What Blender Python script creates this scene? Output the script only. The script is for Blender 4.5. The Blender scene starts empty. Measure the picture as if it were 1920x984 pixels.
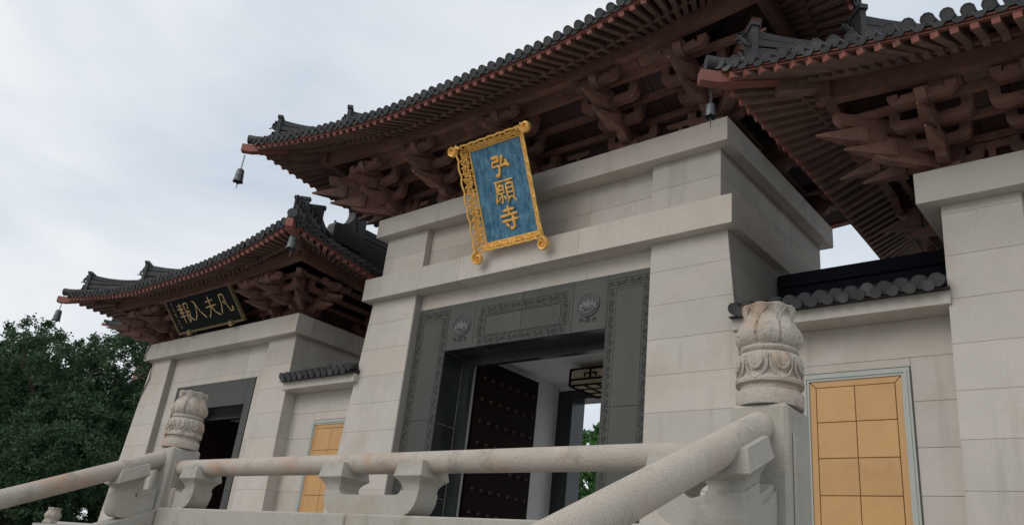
import bpy, bmesh, math, random
import numpy as np
from mathutils import Vector, Matrix
random.seed(7)
R = math.radians
S = bpy.context.scene
COL = S.collection

# ------------------------------------------------------------------ camera
yaw, pit, rol, FPX = R(42.01510521), R(22.50055626), R(6.546741), 1520.045
f = Vector((-math.sin(yaw)*math.cos(pit), math.cos(yaw)*math.cos(pit), math.sin(pit)))
r = f.cross(Vector((0, 0, 1))).normalized(); u = r.cross(f)
r2 = r*math.cos(rol)+u*math.sin(rol); u2 = u*math.cos(rol)-r*math.sin(rol)
cam = bpy.data.cameras.new('camera'); co = bpy.data.objects.new('camera', cam); COL.objects.link(co)
mw = Matrix((r2, u2, -f)).transposed().to_4x4(); co.matrix_world = mw
cam.sensor_width = 36; cam.sensor_fit = 'HORIZONTAL'; cam.lens = 36*FPX/1920
cam.clip_start = .05; cam.clip_end = 3000
S.camera = co

# ------------------------------------------------------------------ sky, sun, exposure
SUN_EL, SUN_AZ = R(34), R(198)          # azimuth measured clockwise from +y
W = bpy.data.worlds.new('World'); S.world = W; W.use_nodes = True
nt = W.node_tree; N = nt.nodes; N.clear(); LK = nt.links.new
out = N.new('ShaderNodeOutputWorld'); bg = N.new('ShaderNodeBackground'); LK(bg.outputs[0], out.inputs[0])
bg.inputs[1].default_value = 0.1
sky = N.new('ShaderNodeTexSky'); sky.sky_type = 'NISHITA'; sky.sun_disc = False
sky.sun_elevation = SUN_EL; sky.sun_rotation = SUN_AZ; sky.air_density = 1.2; sky.dust_density = 2.5
tc = N.new('ShaderNodeTexCoord')
n1 = N.new('ShaderNodeTexNoise'); n1.inputs['Scale'].default_value = 1.7; n1.inputs['Detail'].default_value = 5; n1.inputs['Roughness'].default_value = .52
n1.inputs['Distortion'].default_value = .6
mp = N.new('ShaderNodeMapping'); mp.inputs['Scale'].default_value = (1, 1, 1.7); mp.inputs['Location'].default_value = (3.1, 1.2, .4)
LK(tc.outputs['Generated'], mp.inputs[0]); LK(mp.outputs[0], n1.inputs[0])
cr = N.new('ShaderNodeValToRGB'); e = cr.color_ramp.elements
e[0].position = .37; e[0].color = (5.7, 6.35, 7.2, 1); e[1].position = .66; e[1].color = (8.9, 9.05, 9.15, 1)
LK(n1.outputs[0], cr.inputs[0])
mx = N.new('ShaderNodeMix'); mx.data_type = 'RGBA'; mx.inputs[0].default_value = .88
LK(sky.outputs[0], mx.inputs[6]); LK(cr.outputs[0], mx.inputs[7]); LK(mx.outputs[2], bg.inputs[0])
sl = bpy.data.lights.new('sun', 'SUN'); sl.energy = .95; sl.angle = R(40); sl.color = (1, .955, .9)
so = bpy.data.objects.new('sun', sl); COL.objects.link(so)
sd = Vector((math.sin(SUN_AZ)*math.cos(SUN_EL), math.cos(SUN_AZ)*math.cos(SUN_EL), math.sin(SUN_EL)))
so.rotation_euler = (-sd).to_track_quat('-Z', 'Y').to_euler()
S.view_settings.view_transform = 'Standard'; S.view_settings.look = 'None'
S.view_settings.exposure = .15; S.view_settings.gamma = 1
S.view_settings.use_curve_mapping = False

# ------------------------------------------------------------------ materials
def mat(name, base, rough=.7, var=None, scale=8, spread=.25, metal=0, bump=0, bscale=60, objvar=0, stain=None,
        sscale=1.2, samt=.5, spec=None, speck=None, spscale=120, vert=False, transl=0, tint=None, grime=None, gscale=4.5, gvert=False):
    """procedural material: base/var by world noise, fine speckle, soft stains, per-object value shift, bump"""
    m = bpy.data.materials.new(name); m.use_nodes = True
    t = m.node_tree; n = t.nodes; L = t.links.new; b = n['Principled BSDF']
    b.inputs['Roughness'].default_value = rough; b.inputs['Metallic'].default_value = metal
    if spec is not None: b.inputs['Specular IOR Level'].default_value = spec
    g = n.new('ShaderNodeNewGeometry'); pos = g.outputs['Position']
    def noise(sc, det=5, ro=.6, v=False):
        z = n.new('ShaderNodeTexNoise'); z.inputs['Scale'].default_value = sc; z.inputs['Detail'].default_value = det; z.inputs['Roughness'].default_value = ro
        if v:
            q = n.new('ShaderNodeMapping'); q.inputs['Scale'].default_value = (1, 1, .12); L(pos, q.inputs[0]); L(q.outputs[0], z.inputs[0])
        else: L(pos, z.inputs[0])
        return z.outputs[0]
    def mixc(fac, a, c):
        z = n.new('ShaderNodeMix'); z.data_type = 'RGBA'
        if isinstance(fac, float): z.inputs[0].default_value = fac
        else: L(fac, z.inputs[0])
        for k, v_ in ((6, a), (7, c)):
            if isinstance(v_, tuple): z.inputs[k].default_value = (*v_, 1)
            else: L(v_, z.inputs[k])
        return z.outputs[2]
    def ramp(x, lo, hi, mul=1.0):
        z = n.new('ShaderNodeMapRange'); z.inputs[1].default_value = lo; z.inputs[2].default_value = hi; z.inputs[4].default_value = mul
        L(x, z.inputs[0]); return z.outputs[0]
    c = tuple(base)
    if var: c = mixc(ramp(noise(scale, 6, .6, vert), .5-spread, .5+spread), c, tuple(var))
    if speck: c = mixc(ramp(noise(spscale, 2, .5), .56, .66), c, tuple(speck))
    if stain: c = mixc(ramp(noise(sscale, 7, .65, vert), .5, .72, samt), c, tuple(stain))
    if grime: c = mixc(ramp(noise(gscale, 8, .7, gvert), .54, .70, .7), c, tuple(grime))
    if tint:
        oi = n.new('ShaderNodeObjectInfo'); c = mixc(ramp(oi.outputs['Random'], .75, 1.0, .4), c, tuple(tint))
    if objvar:
        oi = n.new('ShaderNodeObjectInfo'); hs = n.new('ShaderNodeHueSaturation')
        mr = n.new('ShaderNodeMapRange'); mr.inputs[3].default_value = 1-objvar; mr.inputs[4].default_value = 1+objvar
        L(oi.outputs['Random'], mr.inputs[0]); L(mr.outputs[0], hs.inputs['Value'])
        if isinstance(c, tuple): hs.inputs['Color'].default_value = (*c, 1)
        else: L(c, hs.inputs['Color'])
        c = hs.outputs[0]
    if isinstance(c, tuple): b.inputs['Base Color'].default_value = (*c, 1)
    else: L(c, b.inputs['Base Color'])
    if bump:
        bp_ = n.new('ShaderNodeBump'); bp_.inputs['Strength'].default_value = bump; bp_.inputs['Distance'].default_value = .01
        L(noise(bscale, 6, .65), bp_.inputs['Height']); L(bp_.outputs[0], b.inputs['Normal'])
    if transl:
        tr = n.new('ShaderNodeBsdfTranslucent'); ad = n.new('ShaderNodeMixShader'); ad.inputs[0].default_value = transl
        if isinstance(c, tuple): tr.inputs[0].default_value = (*c, 1)
        else: L(c, tr.inputs[0])
        o = n['Material Output']; L(b.outputs[0], ad.inputs[1]); L(tr.outputs[0], ad.inputs[2]); L(ad.outputs[0], o.inputs[0])
    return m
M = dict(
    granite=mat('pale granite', (.455, .423, .375), .75, (.53, .49, .44), 2.2, .3, bump=.35, bscale=110, objvar=.085, speck=(.41, .387, .357), spscale=85, stain=(.37, .31, .235), sscale=.7, samt=.6, tint=(.46, .385, .33), grime=(.335, .31, .265), gscale=2.2, gvert=True),
    core=mat('granite core', (.33, .31, .28), .85),
    weather=mat('weathered granite', (.40, .355, .30), .82, (.50, .445, .385), 5, .3, bump=.7, bscale=90, speck=(.29, .265, .23), spscale=190, stain=(.42, .25, .145), sscale=2.6, samt=.9, grime=(.20, .19, .165)),
    weather2=mat('pale weathered granite', (.45, .39, .315), .82, (.53, .475, .405), 5, .3, bump=.7, bscale=90, speck=(.30, .285, .26), spscale=170, stain=(.40, .31, .235), sscale=2.4, samt=.6, grime=(.27, .26, .235)),
    wgrey=mat('grey weathered granite', (.37, .35, .305), .82, (.45, .425, .375), 4, .3, bump=.6, bscale=90, speck=(.29, .28, .255), spscale=200, stain=(.33, .26, .17), sscale=2.2, samt=.6, grime=(.24, .24, .20)),
    dark=mat('dark stone', (.038, .039, .034), .65, (.056, .057, .050), 3, .3, bump=.2, bscale=120, objvar=.12, stain=(.07, .07, .062), sscale=1.3, samt=.5, vert=True),
    relief=mat('carved dark stone', (.055, .058, .052), .6, (.085, .086, .078), 12, .3, bump=.3, bscale=200),
    polish=mat('polished black stone', (.016, .020, .020), .22, (.03, .034, .033), 1.5, .2, objvar=.2),
    plaster=mat('white plaster', (.74, .73, .71), .8, (.68, .67, .65), 1.3, .3, bump=.1),
    wood=mat('dark red painted wood', (.14, .064, .047), .7, (.215, .106, .078), 6, .22, bump=.4, bscale=45, objvar=.22, stain=(.085, .058, .044), sscale=4, samt=.7, grime=(.05, .035, .03)),
    wood_lit=mat('red eave timber in lit tone', (.20, .064, .046), .6, (.26, .092, .066), 4, .3, bump=.25, bscale=60, objvar=.2, stain=(.13, .06, .046), sscale=2, samt=.6),  # lighter red than the rafters: light on ends and fascia put into the colour
    rafter=mat('worn brown red rafter', (.125, .072, .057), .7, (.18, .11, .087), 7, .22, bump=.4, bscale=60, objvar=.22, stain=(.075, .055, .046), sscale=2, samt=.6),
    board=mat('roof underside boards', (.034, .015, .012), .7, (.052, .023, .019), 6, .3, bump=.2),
    frieze=mat('frieze boards darkened as shade', (.022, .010, .008), .8, (.035, .016, .013), 6, .3, bump=.2),  # recess shade between the bracket sets painted into the boards
    tile=mat('grey clay tile', (.024, .026, .029), .65, (.044, .046, .048), 7, .3, bump=.4, bscale=40, objvar=.3, stain=(.075, .075, .062), sscale=4, samt=.6),
    door=mat('dark lacquered door', (.009, .0034, .0032), .75, (.013, .005, .0045), 2, .3, spec=.12),
    stud=mat('bronze door stud', (.05, .026, .018), .5, metal=.3),
    steel=mat('grey metal strip', (.35, .35, .34), .4, metal=.6),
    ochre=mat('ochre stone panel', (.45, .245, .085), .5, (.51, .285, .105), 3, .25, bump=.3, bscale=35, objvar=.05, stain=(.38, .195, .066), sscale=2.5, samt=.5),
    trim=mat('grey green stone trim', (.34, .36, .33), .7, (.39, .405, .37), 4, .3, bump=.2),
    gold=mat('gold paint', (.86, .47, .10), .36, (.92, .56, .16), 9, .3, metal=.25, bump=.15, bscale=60),
    paleg=mat('pale gold paint', (.62, .42, .18), .45, (.72, .52, .26), 14, .3, metal=.25),
    dullg=mat('dull gold paint', (.17, .135, .06), .6, (.24, .185, .085), 9, .3, metal=.3),
    blue=mat('blue lacquer panel', (.020, .105, .205), .45, (.105, .275, .385), 13, .16, vert=True, bump=.05, stain=(.008, .04, .11), sscale=9, samt=.85),
    black=mat('black lacquer panel', (.006, .008, .008), .7, spec=.15),
    bell=mat('weathered bronze bell', (.06, .075, .08), .45, (.13, .14, .135), 20, .3, metal=.6),
    chain=mat('iron chain', (.10, .10, .10), .5, metal=.5),
    cable=mat('black cable', (.012, .012, .012), .6),
    lampw=mat('lantern paper', (.55, .47, .33), .6, (.48, .40, .27), 4, .3),
    ground=mat('grey paving', (.24, .235, .225), .85, (.30, .29, .275), .6, .3, bump=.3, bscale=20),
    floor=mat('granite paving', (.38, .365, .35), .8, (.44, .42, .40), .9, .3, bump=.2, bscale=60),
    leaf=mat('dark green leaf', (.028, .060, .032), .7, (.075, .130, .060), .8, .16, transl=.2, spec=.15),
    leaf2=mat('bright green leaf', (.05, .15, .035), .5, (.09, .22, .055), 1.2, .2, transl=.3),
    bark=mat('tree bark', (.07, .052, .038), .9, (.11, .085, .065), 9, .3, bump=.8, bscale=18),
    emb=mat('emblem disc', (.030, .033, .034), .6), petal=mat('emblem petal', (.125, .13, .12), .7),
    shade=mat('ridge tiles blackened as shade', (.005, .006, .009), .85, (.009, .011, .016), 6, .3, spec=.1),  # near-black colour stands in for shadow on the band above the coping
    lichen=mat('lichen stained granite', (.42, .375, .315), .85, (.52, .47, .41), 7, .25, bump=.8, bscale=80, speck=(.28, .26, .22), spscale=150, stain=(.40, .25, .15), sscale=4, samt=.8, grime=(.13, .125, .105), gscale=7),
    shaded_tile=mat('wall tiles with painted shade', (.008, .0095, .012), .6, (.014, .016, .019), 6, .3, bump=.3, bscale=30),  # shade from the wide eaves above is painted into this tile colour
)

# ------------------------------------------------------------------ object helpers
WM = {}
def place(name, mesh, m=None, parent=None, mw=None):
    """link one object under parent so that its world matrix is mw (mesh data may be shared)"""
    o = bpy.data.objects.new(name, mesh); COL.objects.link(o)
    mw = mw if mw is not None else Matrix()
    if mesh is not None and m is not None and not mesh.materials: mesh.materials.append(m)
    if parent is not None:
        o.parent = parent; o.matrix_basis = WM[parent].inverted() @ mw
    else: o.matrix_basis = mw
    WM[o] = mw
    return o
def thing(name, label, cat, loc, group=None):
    o = place(name, None, None, None, Matrix.Translation(loc)); o['label'] = label; o['category'] = cat
    if group: o['group'] = group
    return o
def tag(o, label, cat, group=None):
    o['label'] = label; o['category'] = cat
    if group: o['group'] = group
    return o

class MB:
    def __init__(s): s.v = []; s.f = []
    def add(s, vs, fs):
        k = len(s.v); s.v += [tuple(p) for p in vs]; s.f += [tuple(i+k for i in q) for q in fs]; return s
    def hexa(s, b, t):
        """b, t: four bottom and four top points, counter-clockwise seen from above"""
        return s.add(list(b)+list(t), [(3, 2, 1, 0), (4, 5, 6, 7), (0, 1, 5, 4), (1, 2, 6, 5), (2, 3, 7, 6), (3, 0, 4, 7)])
    def box(s, x0, x1, y0, y1, z0, z1):
        return s.hexa([(x0, y0, z0), (x1, y0, z0), (x1, y1, z0), (x0, y1, z0)], [(x0, y0, z1), (x1, y0, z1), (x1, y1, z1), (x0, y1, z1)])
    def bbox(s, x0, x1, y0, y1, z0, z1, c=.008):
        """box with chamfered edges"""
        X, Y, Z = (x0, x1), (y0, y1), (z0, z1); idx = {}; vs = []
        for i in (0, 1):
            for j in (0, 1):
                for k in (0, 1):
                    si, sj, sk = (c, -c)[i], (c, -c)[j], (c, -c)[k]
                    for a, p in enumerate(((X[i], Y[j]+sj, Z[k]+sk), (X[i]+si, Y[j], Z[k]+sk), (X[i]+si, Y[j]+sj, Z[k]))):
                        idx[i, j, k, a] = len(vs); vs.append(p)
        q = lambda *l: [idx[t] for t in l]
        fs = []
        fs += [q((0,0,0,0),(0,0,1,0),(0,1,1,0),(0,1,0,0)), q((1,0,0,0),(1,1,0,0),(1,1,1,0),(1,0,1,0))]
        fs += [q((0,0,0,1),(1,0,0,1),(1,0,1,1),(0,0,1,1)), q((0,1,0,1),(0,1,1,1),(1,1,1,1),(1,1,0,1))]
        fs += [q((0,0,0,2),(0,1,0,2),(1,1,0,2),(1,0,0,2)), q((0,0,1,2),(1,0,1,2),(1,1,1,2),(0,1,1,2))]
        for i in (0, 1):
            for j in (0, 1):
                fs += [q((i,j,0,0),(i,j,0,1),(i,j,1,1),(i,j,1,0)), q((i,0,j,0),(i,0,j,2),(i,1,j,2),(i,1,j,0)), q((0,i,j,1),(0,i,j,2),(1,i,j,2),(1,i,j,1))]
                for k in (0, 1): fs.append(q((i,j,k,0),(i,j,k,1),(i,j,k,2)))
        return s.add(vs, fs)
    def plate(s, c4, n, t, c=.006):
        """slab: four front corners (ccw seen from outside), outward normal n, thickness t, chamfered front edge"""
        c4 = [Vector(p) for p in c4]; n = Vector(n).normalized(); ctr = sum(c4, Vector())/4
        ins = []
        for i in range(4):
            a, b, d = c4[i-1], c4[i], c4[(i+1) % 4]
            ins.append(b+((a-b).normalized()+(d-b).normalized())*c)
        vs = ins+[p-n*c for p in c4]+[p-n*t for p in c4]
        fs = [(0, 1, 2, 3)]+[(i, i+4, (i+1) % 4+4, (i+1) % 4) for i in range(4)]+[(i+4, i+8, (i+1) % 4+8, (i+1) % 4+4) for i in range(4)]
        return s.add(vs, fs)
    def tube(s, pts, rad, n=8, up=(0, 0, 1), flat=1.0, cap=True):
        pts = [Vector(p) for p in pts]; m = len(pts)
        rad = rad if hasattr(rad, '__len__') else [rad]*m
        up = Vector(up); vs = []; fs = []
        for i, p in enumerate(pts):
            d = (pts[min(i+1, m-1)]-pts[max(i-1, 0)])
            if d.length < 1e-9: d = Vector((1, 0, 0))
            d.normalize(); a = d.cross(up)
            if a.length < 1e-4: a = d.orthogonal()
            a.normalize(); b = a.cross(d)
            for k in range(n):
                an = 2*math.pi*k/n
                vs.append(p+a*math.cos(an)*rad[i]+b*math.sin(an)*rad[i]*flat)
        for i in range(m-1):
            for k in range(n): fs.append((i*n+k, i*n+(k+1) % n, (i+1)*n+(k+1) % n, (i+1)*n+k))
        if cap: fs += [tuple(range(n))[::-1], tuple(range((m-1)*n, m*n))]
        return s.add(vs, fs)
    def loft(s, rings, cap=True, closed=True):
        n = len(rings[0]); vs = [p for q in rings for p in q]; fs = []
        for i in range(len(rings)-1):
            for k in range(n if closed else n-1): fs.append((i*n+k, i*n+(k+1) % n, (i+1)*n+(k+1) % n, (i+1)*n+k))
        if cap: fs += [tuple(range(n))[::-1], tuple(range((len(rings)-1)*n, len(rings)*n))]
        return s.add(vs, fs)
    def lathe(s, prof, n=24, c=(0, 0, 0)):
        return s.loft([[(c[0]+r_*math.cos(2*math.pi*k/n), c[1]+r_*math.sin(2*math.pi*k/n), c[2]+z) for k in range(n)] for r_, z in prof])
    def extr(s, poly, fn, a, b):
        """extrude a 2-D polygon; fn(p, q, w) maps to 3-D, w running from a to b"""
        n = len(poly)
        vs = [fn(p, q, a) for p, q in poly]+[fn(p, q, b) for p, q in poly]
        fs = [tuple(range(n)), tuple(range(n, 2*n))[::-1]]+[(i, i+n, (i+1) % n+n, (i+1) % n) for i in range(n)]
        return s.add(vs, fs)
    def mesh(s, name, smooth=False, T=None):
        v = s.v if T is None else [tuple(T @ Vector(p)) for p in s.v]
        me = bpy.data.meshes.new(name); me.from_pydata(v, [], s.f); me.validate()
        b = bmesh.new(); b.from_mesh(me); bmesh.ops.recalc_face_normals(b, faces=b.faces); b.to_mesh(me); b.free()
        if smooth:
            me.polygons.foreach_set('use_smooth', [True]*len(me.polygons))
            if smooth is not True: me.set_sharp_from_angle(angle=R(smooth))
        return me
    def build(s, name, m, parent=None, smooth=False, kind=None):
        """verts are world coordinates; the object sits at its parent's origin"""
        if parent is not None:
            mw = WM[parent].copy(); T = mw.inverted()
        else:
            a = np.array(s.v); o = Vector((*(a[:, :2].mean(0)), a[:, 2].min())); mw = Matrix.Translation(o); T = mw.inverted()
        o = place(name, s.mesh(name, smooth, T), m, parent, mw)
        if kind: o['kind'] = kind
        return o
def frame(o, x, y, z):
    """matrix from origin and three axis vectors"""
    m = Matrix.Identity(4)
    for i, a in enumerate((x, y, z)):
        a = Vector(a)
        for k in range(3): m[k][i] = a[k]
    for k in range(3): m[k][3] = Vector(o)[k]
    return m
TR = Matrix.Translation
def rz(a): return Matrix.Rotation(a, 4, 'Z')

FL = .27      # terrace floor
GR = -1.65    # ground (camera at eye height 0)

# ------------------------------------------------------------------ setting: ground, terrace, stairs
b = MB(); b.box(-900, 900, -700, 900, GR-.5, GR); b.build('ground', M['ground'], kind='structure')
b = MB(); b.box(-10.2, 12, 3.87, 40, GR-.05, FL-.03); b.box(-22.6, -10.203, 8.62, 40, GR-.05, FL-.032)
terrace = b.build('terrace', M['core'], kind='structure')
xs = [-22.6+.62*i for i in range(57)]
for j in range(5):
    for x in xs[:-1]:
        y0 = 3.87+.62*j
        if x < -10.2 and y0 < 8.6: continue
        if x > 4: continue
        b = MB(); b.plate([(x+.003, y0+.003, FL), (x+.617, y0+.003, FL), (x+.617, y0+.617, FL), (x+.003, y0+.617, FL)], (0, 0, 1), .028)
        b.build('paving_slab', M['floor'], terrace)
b = MB(); b.box(-22.6, 4, 6.97, 24, FL-.029, FL); b.build('floor', M['floor'], kind='structure')
b = MB(); b.box(-22.6, -10.2, 8.62, 8.9, FL-.02, FL+.004); b.build('terrace_edge', M['floor'], terrace)
def steps(x0, x1):
    root = None
    n = 13; h = (FL-GR)/n
    b = MB(); b.box(x0, x1, 3.70, 3.86, GR, GR+h*(n-1)-.02)
    root = b.build('stairs', M['core'], kind='structure')
    for k in range(n-1):
        y1 = 3.865-.305*k; z1 = FL-h*(k+1)
        b = MB(); b.bbox(x0+.002, x1-.002, y1-.33, y1-.004 if k else y1-.006, GR+.002 if k > 99 else z1-h*.995, z1, .012)
        b.build('step', M['floor'], root)
    return root
steps(-1.45, 2.4); steps(-10.1, -7.9)

# ------------------------------------------------------------------ bracket set meshes (local: o = outward along -y, x sideways, z up from the cornice top)
AX = .35      # axis of the bracket sets behind the cornice front
def P_ang(y, z, w): return (w, -y, z)
def arm_u(w, z0, h, t):
    pts = []
    pts += [(-w+.12, z0), (w-.12, z0)]
    for k in range(1, 5): a = k/4*math.pi/2; pts.append((w-.12+.12*math.sin(a), z0+.14-.14*math.cos(a)))
    pts += [(w, z0+h), (w-.15, z0+h), (w-.15, z0+h-.10), (w-.20, z0+.135), (.10, z0+.125), (.10, z0+.175), (-.10, z0+.175), (-.10, z0+.125), (-w+.20, z0+.135), (-w+.15, z0+h-.10), (-w+.15, z0+h), (-w, z0+h)]
    for k in range(4, 0, -1): a = k/4*math.pi/2; pts.append((-w+.12-.12*math.sin(a), z0+.14-.14*math.cos(a)))
    m_ = MB(); m_.extr(pts, lambda p, q, y: (p, y, q), -t/2, t/2)
    return m_.mesh('longitudinal_arm')
def arm_t(o1, z0, h, t, back=.25):
    pts = [(-back, z0), (o1-.22, z0)]
    for k in range(1, 6): a = k/5*math.pi/2; pts.append((o1-.22+.22*math.sin(a), z0+.17-.17*math.cos(a)))
    pts += [(o1, z0+h), (-back, z0+h)]
    m_ = MB(); m_.extr(pts, P_ang, -t/2, t/2); return m_.mesh('transverse_arm')
def beak(o0, o1, zt, zr0, zr1, t):
    """short pointed wedge, its tail a square timber"""
    m_ = MB(); w = t/2; c_ = o0-.35
    R4 = lambda o, a, z0, z1: [(-a, -o, z0), (a, -o, z0), (a, -o, z1), (-a, -o, z1)]
    m_.loft([R4(c_, w*.8, zr0+.03, zr1+.04), R4(o0-.02, w*.8, zr0+.03, zr1+.04)])
    m_.loft([R4(o0-.02, w*1.3, zr0, zr1+.05), R4(o0+.06, w*1.35, zr0-.005, zr1+.02), R4(o1, .014, zt, zt+.028)])
    return m_.mesh('beak')
def dou(w, h, d=None):
    d = d or w; a, c = w/2, d/2; m_ = MB(); R4 = lambda p, q, z: [(-p, -q, z), (p, -q, z), (p, q, z), (-p, q, z)]
    m_.loft([R4(a*.70, c*.70, 0), R4(a*.80, c*.80, h*.22), R4(a, c, h*.48), R4(a, c, h)]); return m_.mesh('bearing_block')
ME = dict(base=dou(.40, .17), blk=dou(.19, .115), A=arm_u(.50, .16, .27, .14), B=arm_u(.44, .34, .25, .135), C=arm_u(.56, .50, .25, .135), D=arm_u(.46, .64, .17, .12),
          t1=arm_t(.46, .13, .20, .16), t2=arm_t(.82, .33, .18, .15), t3=arm_t(1.40, .60, .15, .14, .2), k1=beak(.60, 1.25, .23, .21, .39, .16), k2=beak(.96, 1.60, .39, .37, .55, .16),
          kd1=beak(.88, 1.62, .23, .20, .42, .19), kd2=beak(1.32, 2.05, .39, .36, .58, .19), td=arm_t(1.75, .60, .2, .15, .2), td1=arm_t(1.2, .13, .20, .14, .2), td2=arm_t(1.6, .34, .18, .14, .2))
for k_, m_ in ME.items(): m_.materials.append(M['wood'])
def bracket_set(hall_, pos, ang, sc, corner=False, sz=1.0):
    """one dougong: base block + arms, blocks and beaks; corner sets face two ways and carry diagonal beaks"""
    mw0 = TR(pos) @ rz(ang) @ Matrix.Diagonal((sc, sc, sz, 1))
    bs = place('bracket_set', ME['base'], None, hall_, mw0)
    def leg(rot, side=1):
        w0 = mw0 @ rz(rot)
        for nm, k in (('transverse_arm', 't1'), ('transverse_arm', 't2'), ('transverse_arm', 't3'), ('beak', 'k1'), ('beak', 'k2')):
            place(nm, ME[k], None, bs, w0)
        for k, o, zt, wd in (('A', 0, .43, .425), ('B', .44, .59, .365), ('C', .80, .75, .485), ('D', 1.25, .81, .385)):
            place('longitudinal_arm', ME[k], None, bs, w0 @ TR((0, -o, 0)))
            if k in 'BC':
                for sx in (-1, 1): place('bearing_block', ME['blk'], None, bs, w0 @ TR((sx*wd, -o, zt)))
        for o, z in ((.44, .22), (.80, .40)): place('bearing_block', ME['blk'], None, bs, w0 @ TR((0, -o+.02, z+.08)))
    leg(0)
    if corner:
        leg(corner*math.pi/2)
        w1 = mw0 @ rz(corner*math.pi/4)
        for nm, k in (('transverse_arm', 'td'), ('transverse_arm', 'td1'), ('transverse_arm', 'td2'), ('beak', 'kd1'), ('beak', 'kd2')): place(nm, ME[k], None, bs, w1)
    return bs

JR = random.Random(21)
def jit(a=.03, d=.004):
    return TR((JR.uniform(-d, d), JR.uniform(-2*d, 2*d), JR.uniform(-d, d))) @ Matrix.Rotation(JR.uniform(-a, a), 4, 'Z') @ Matrix.Rotation(JR.uniform(-a, a), 4, 'X')
# roof piece meshes
b = MB(); b.bbox(-.5, .5, 0, 1, -.5, .5, .04); RAFT = b.mesh('rafter')
RAFT.materials.append(M['rafter'])
b = MB(); b.bbox(-.5, .5, 0, 1, -.5, .5, .04); CAPR = b.mesh('flying_rafter')
CAPR.materials.append(M['rafter']); CAPR.materials.append(M['wood_lit'])
for p_ in CAPR.polygons:
    if p_.normal.y < -.5 and p_.center.y < .05: p_.material_index = 1
def cap_mesh():
    m_ = MB(); n = 10; L_ = .46
    ring = lambda y, r_: [(r_*math.cos(math.pi*2*k/n), y, r_*math.sin(math.pi*2*k/n)) for k in range(n)]
    m_.loft([ring(-.006, .060), ring(-.012, .066), ring(-.012, .079), ring(.018, .079), ring(.018, .070), ring(L_, .066)])
    return m_.mesh('eave_tile', 40)
EAVE = cap_mesh(); EAVE.materials.append(M['tile'])
def drip_mesh():
    m_ = MB(); pts = []
    for k in range(7): a = k/6; pts.append((-.085+.17*a, .0-.03*math.sin(a*math.pi)))
    low = [(.085-.17*k/6, -.015-.085*math.sin(math.pi*k/6)) for k in range(7)]
    m_.extr(pts+low, lambda p, q, y: (p, y, q), -.012, .014)
    m_.loft([[(-.085, y, .004), (-.03, y, -.026), (.03, y, -.026), (.085, y, .004), (.03, y, -.012), (-.03, y, -.012)] for y in (.0, .4)])
    return m_.mesh('drip_tile')
DRIP = drip_mesh(); DRIP.materials.append(M['tile'])

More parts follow.
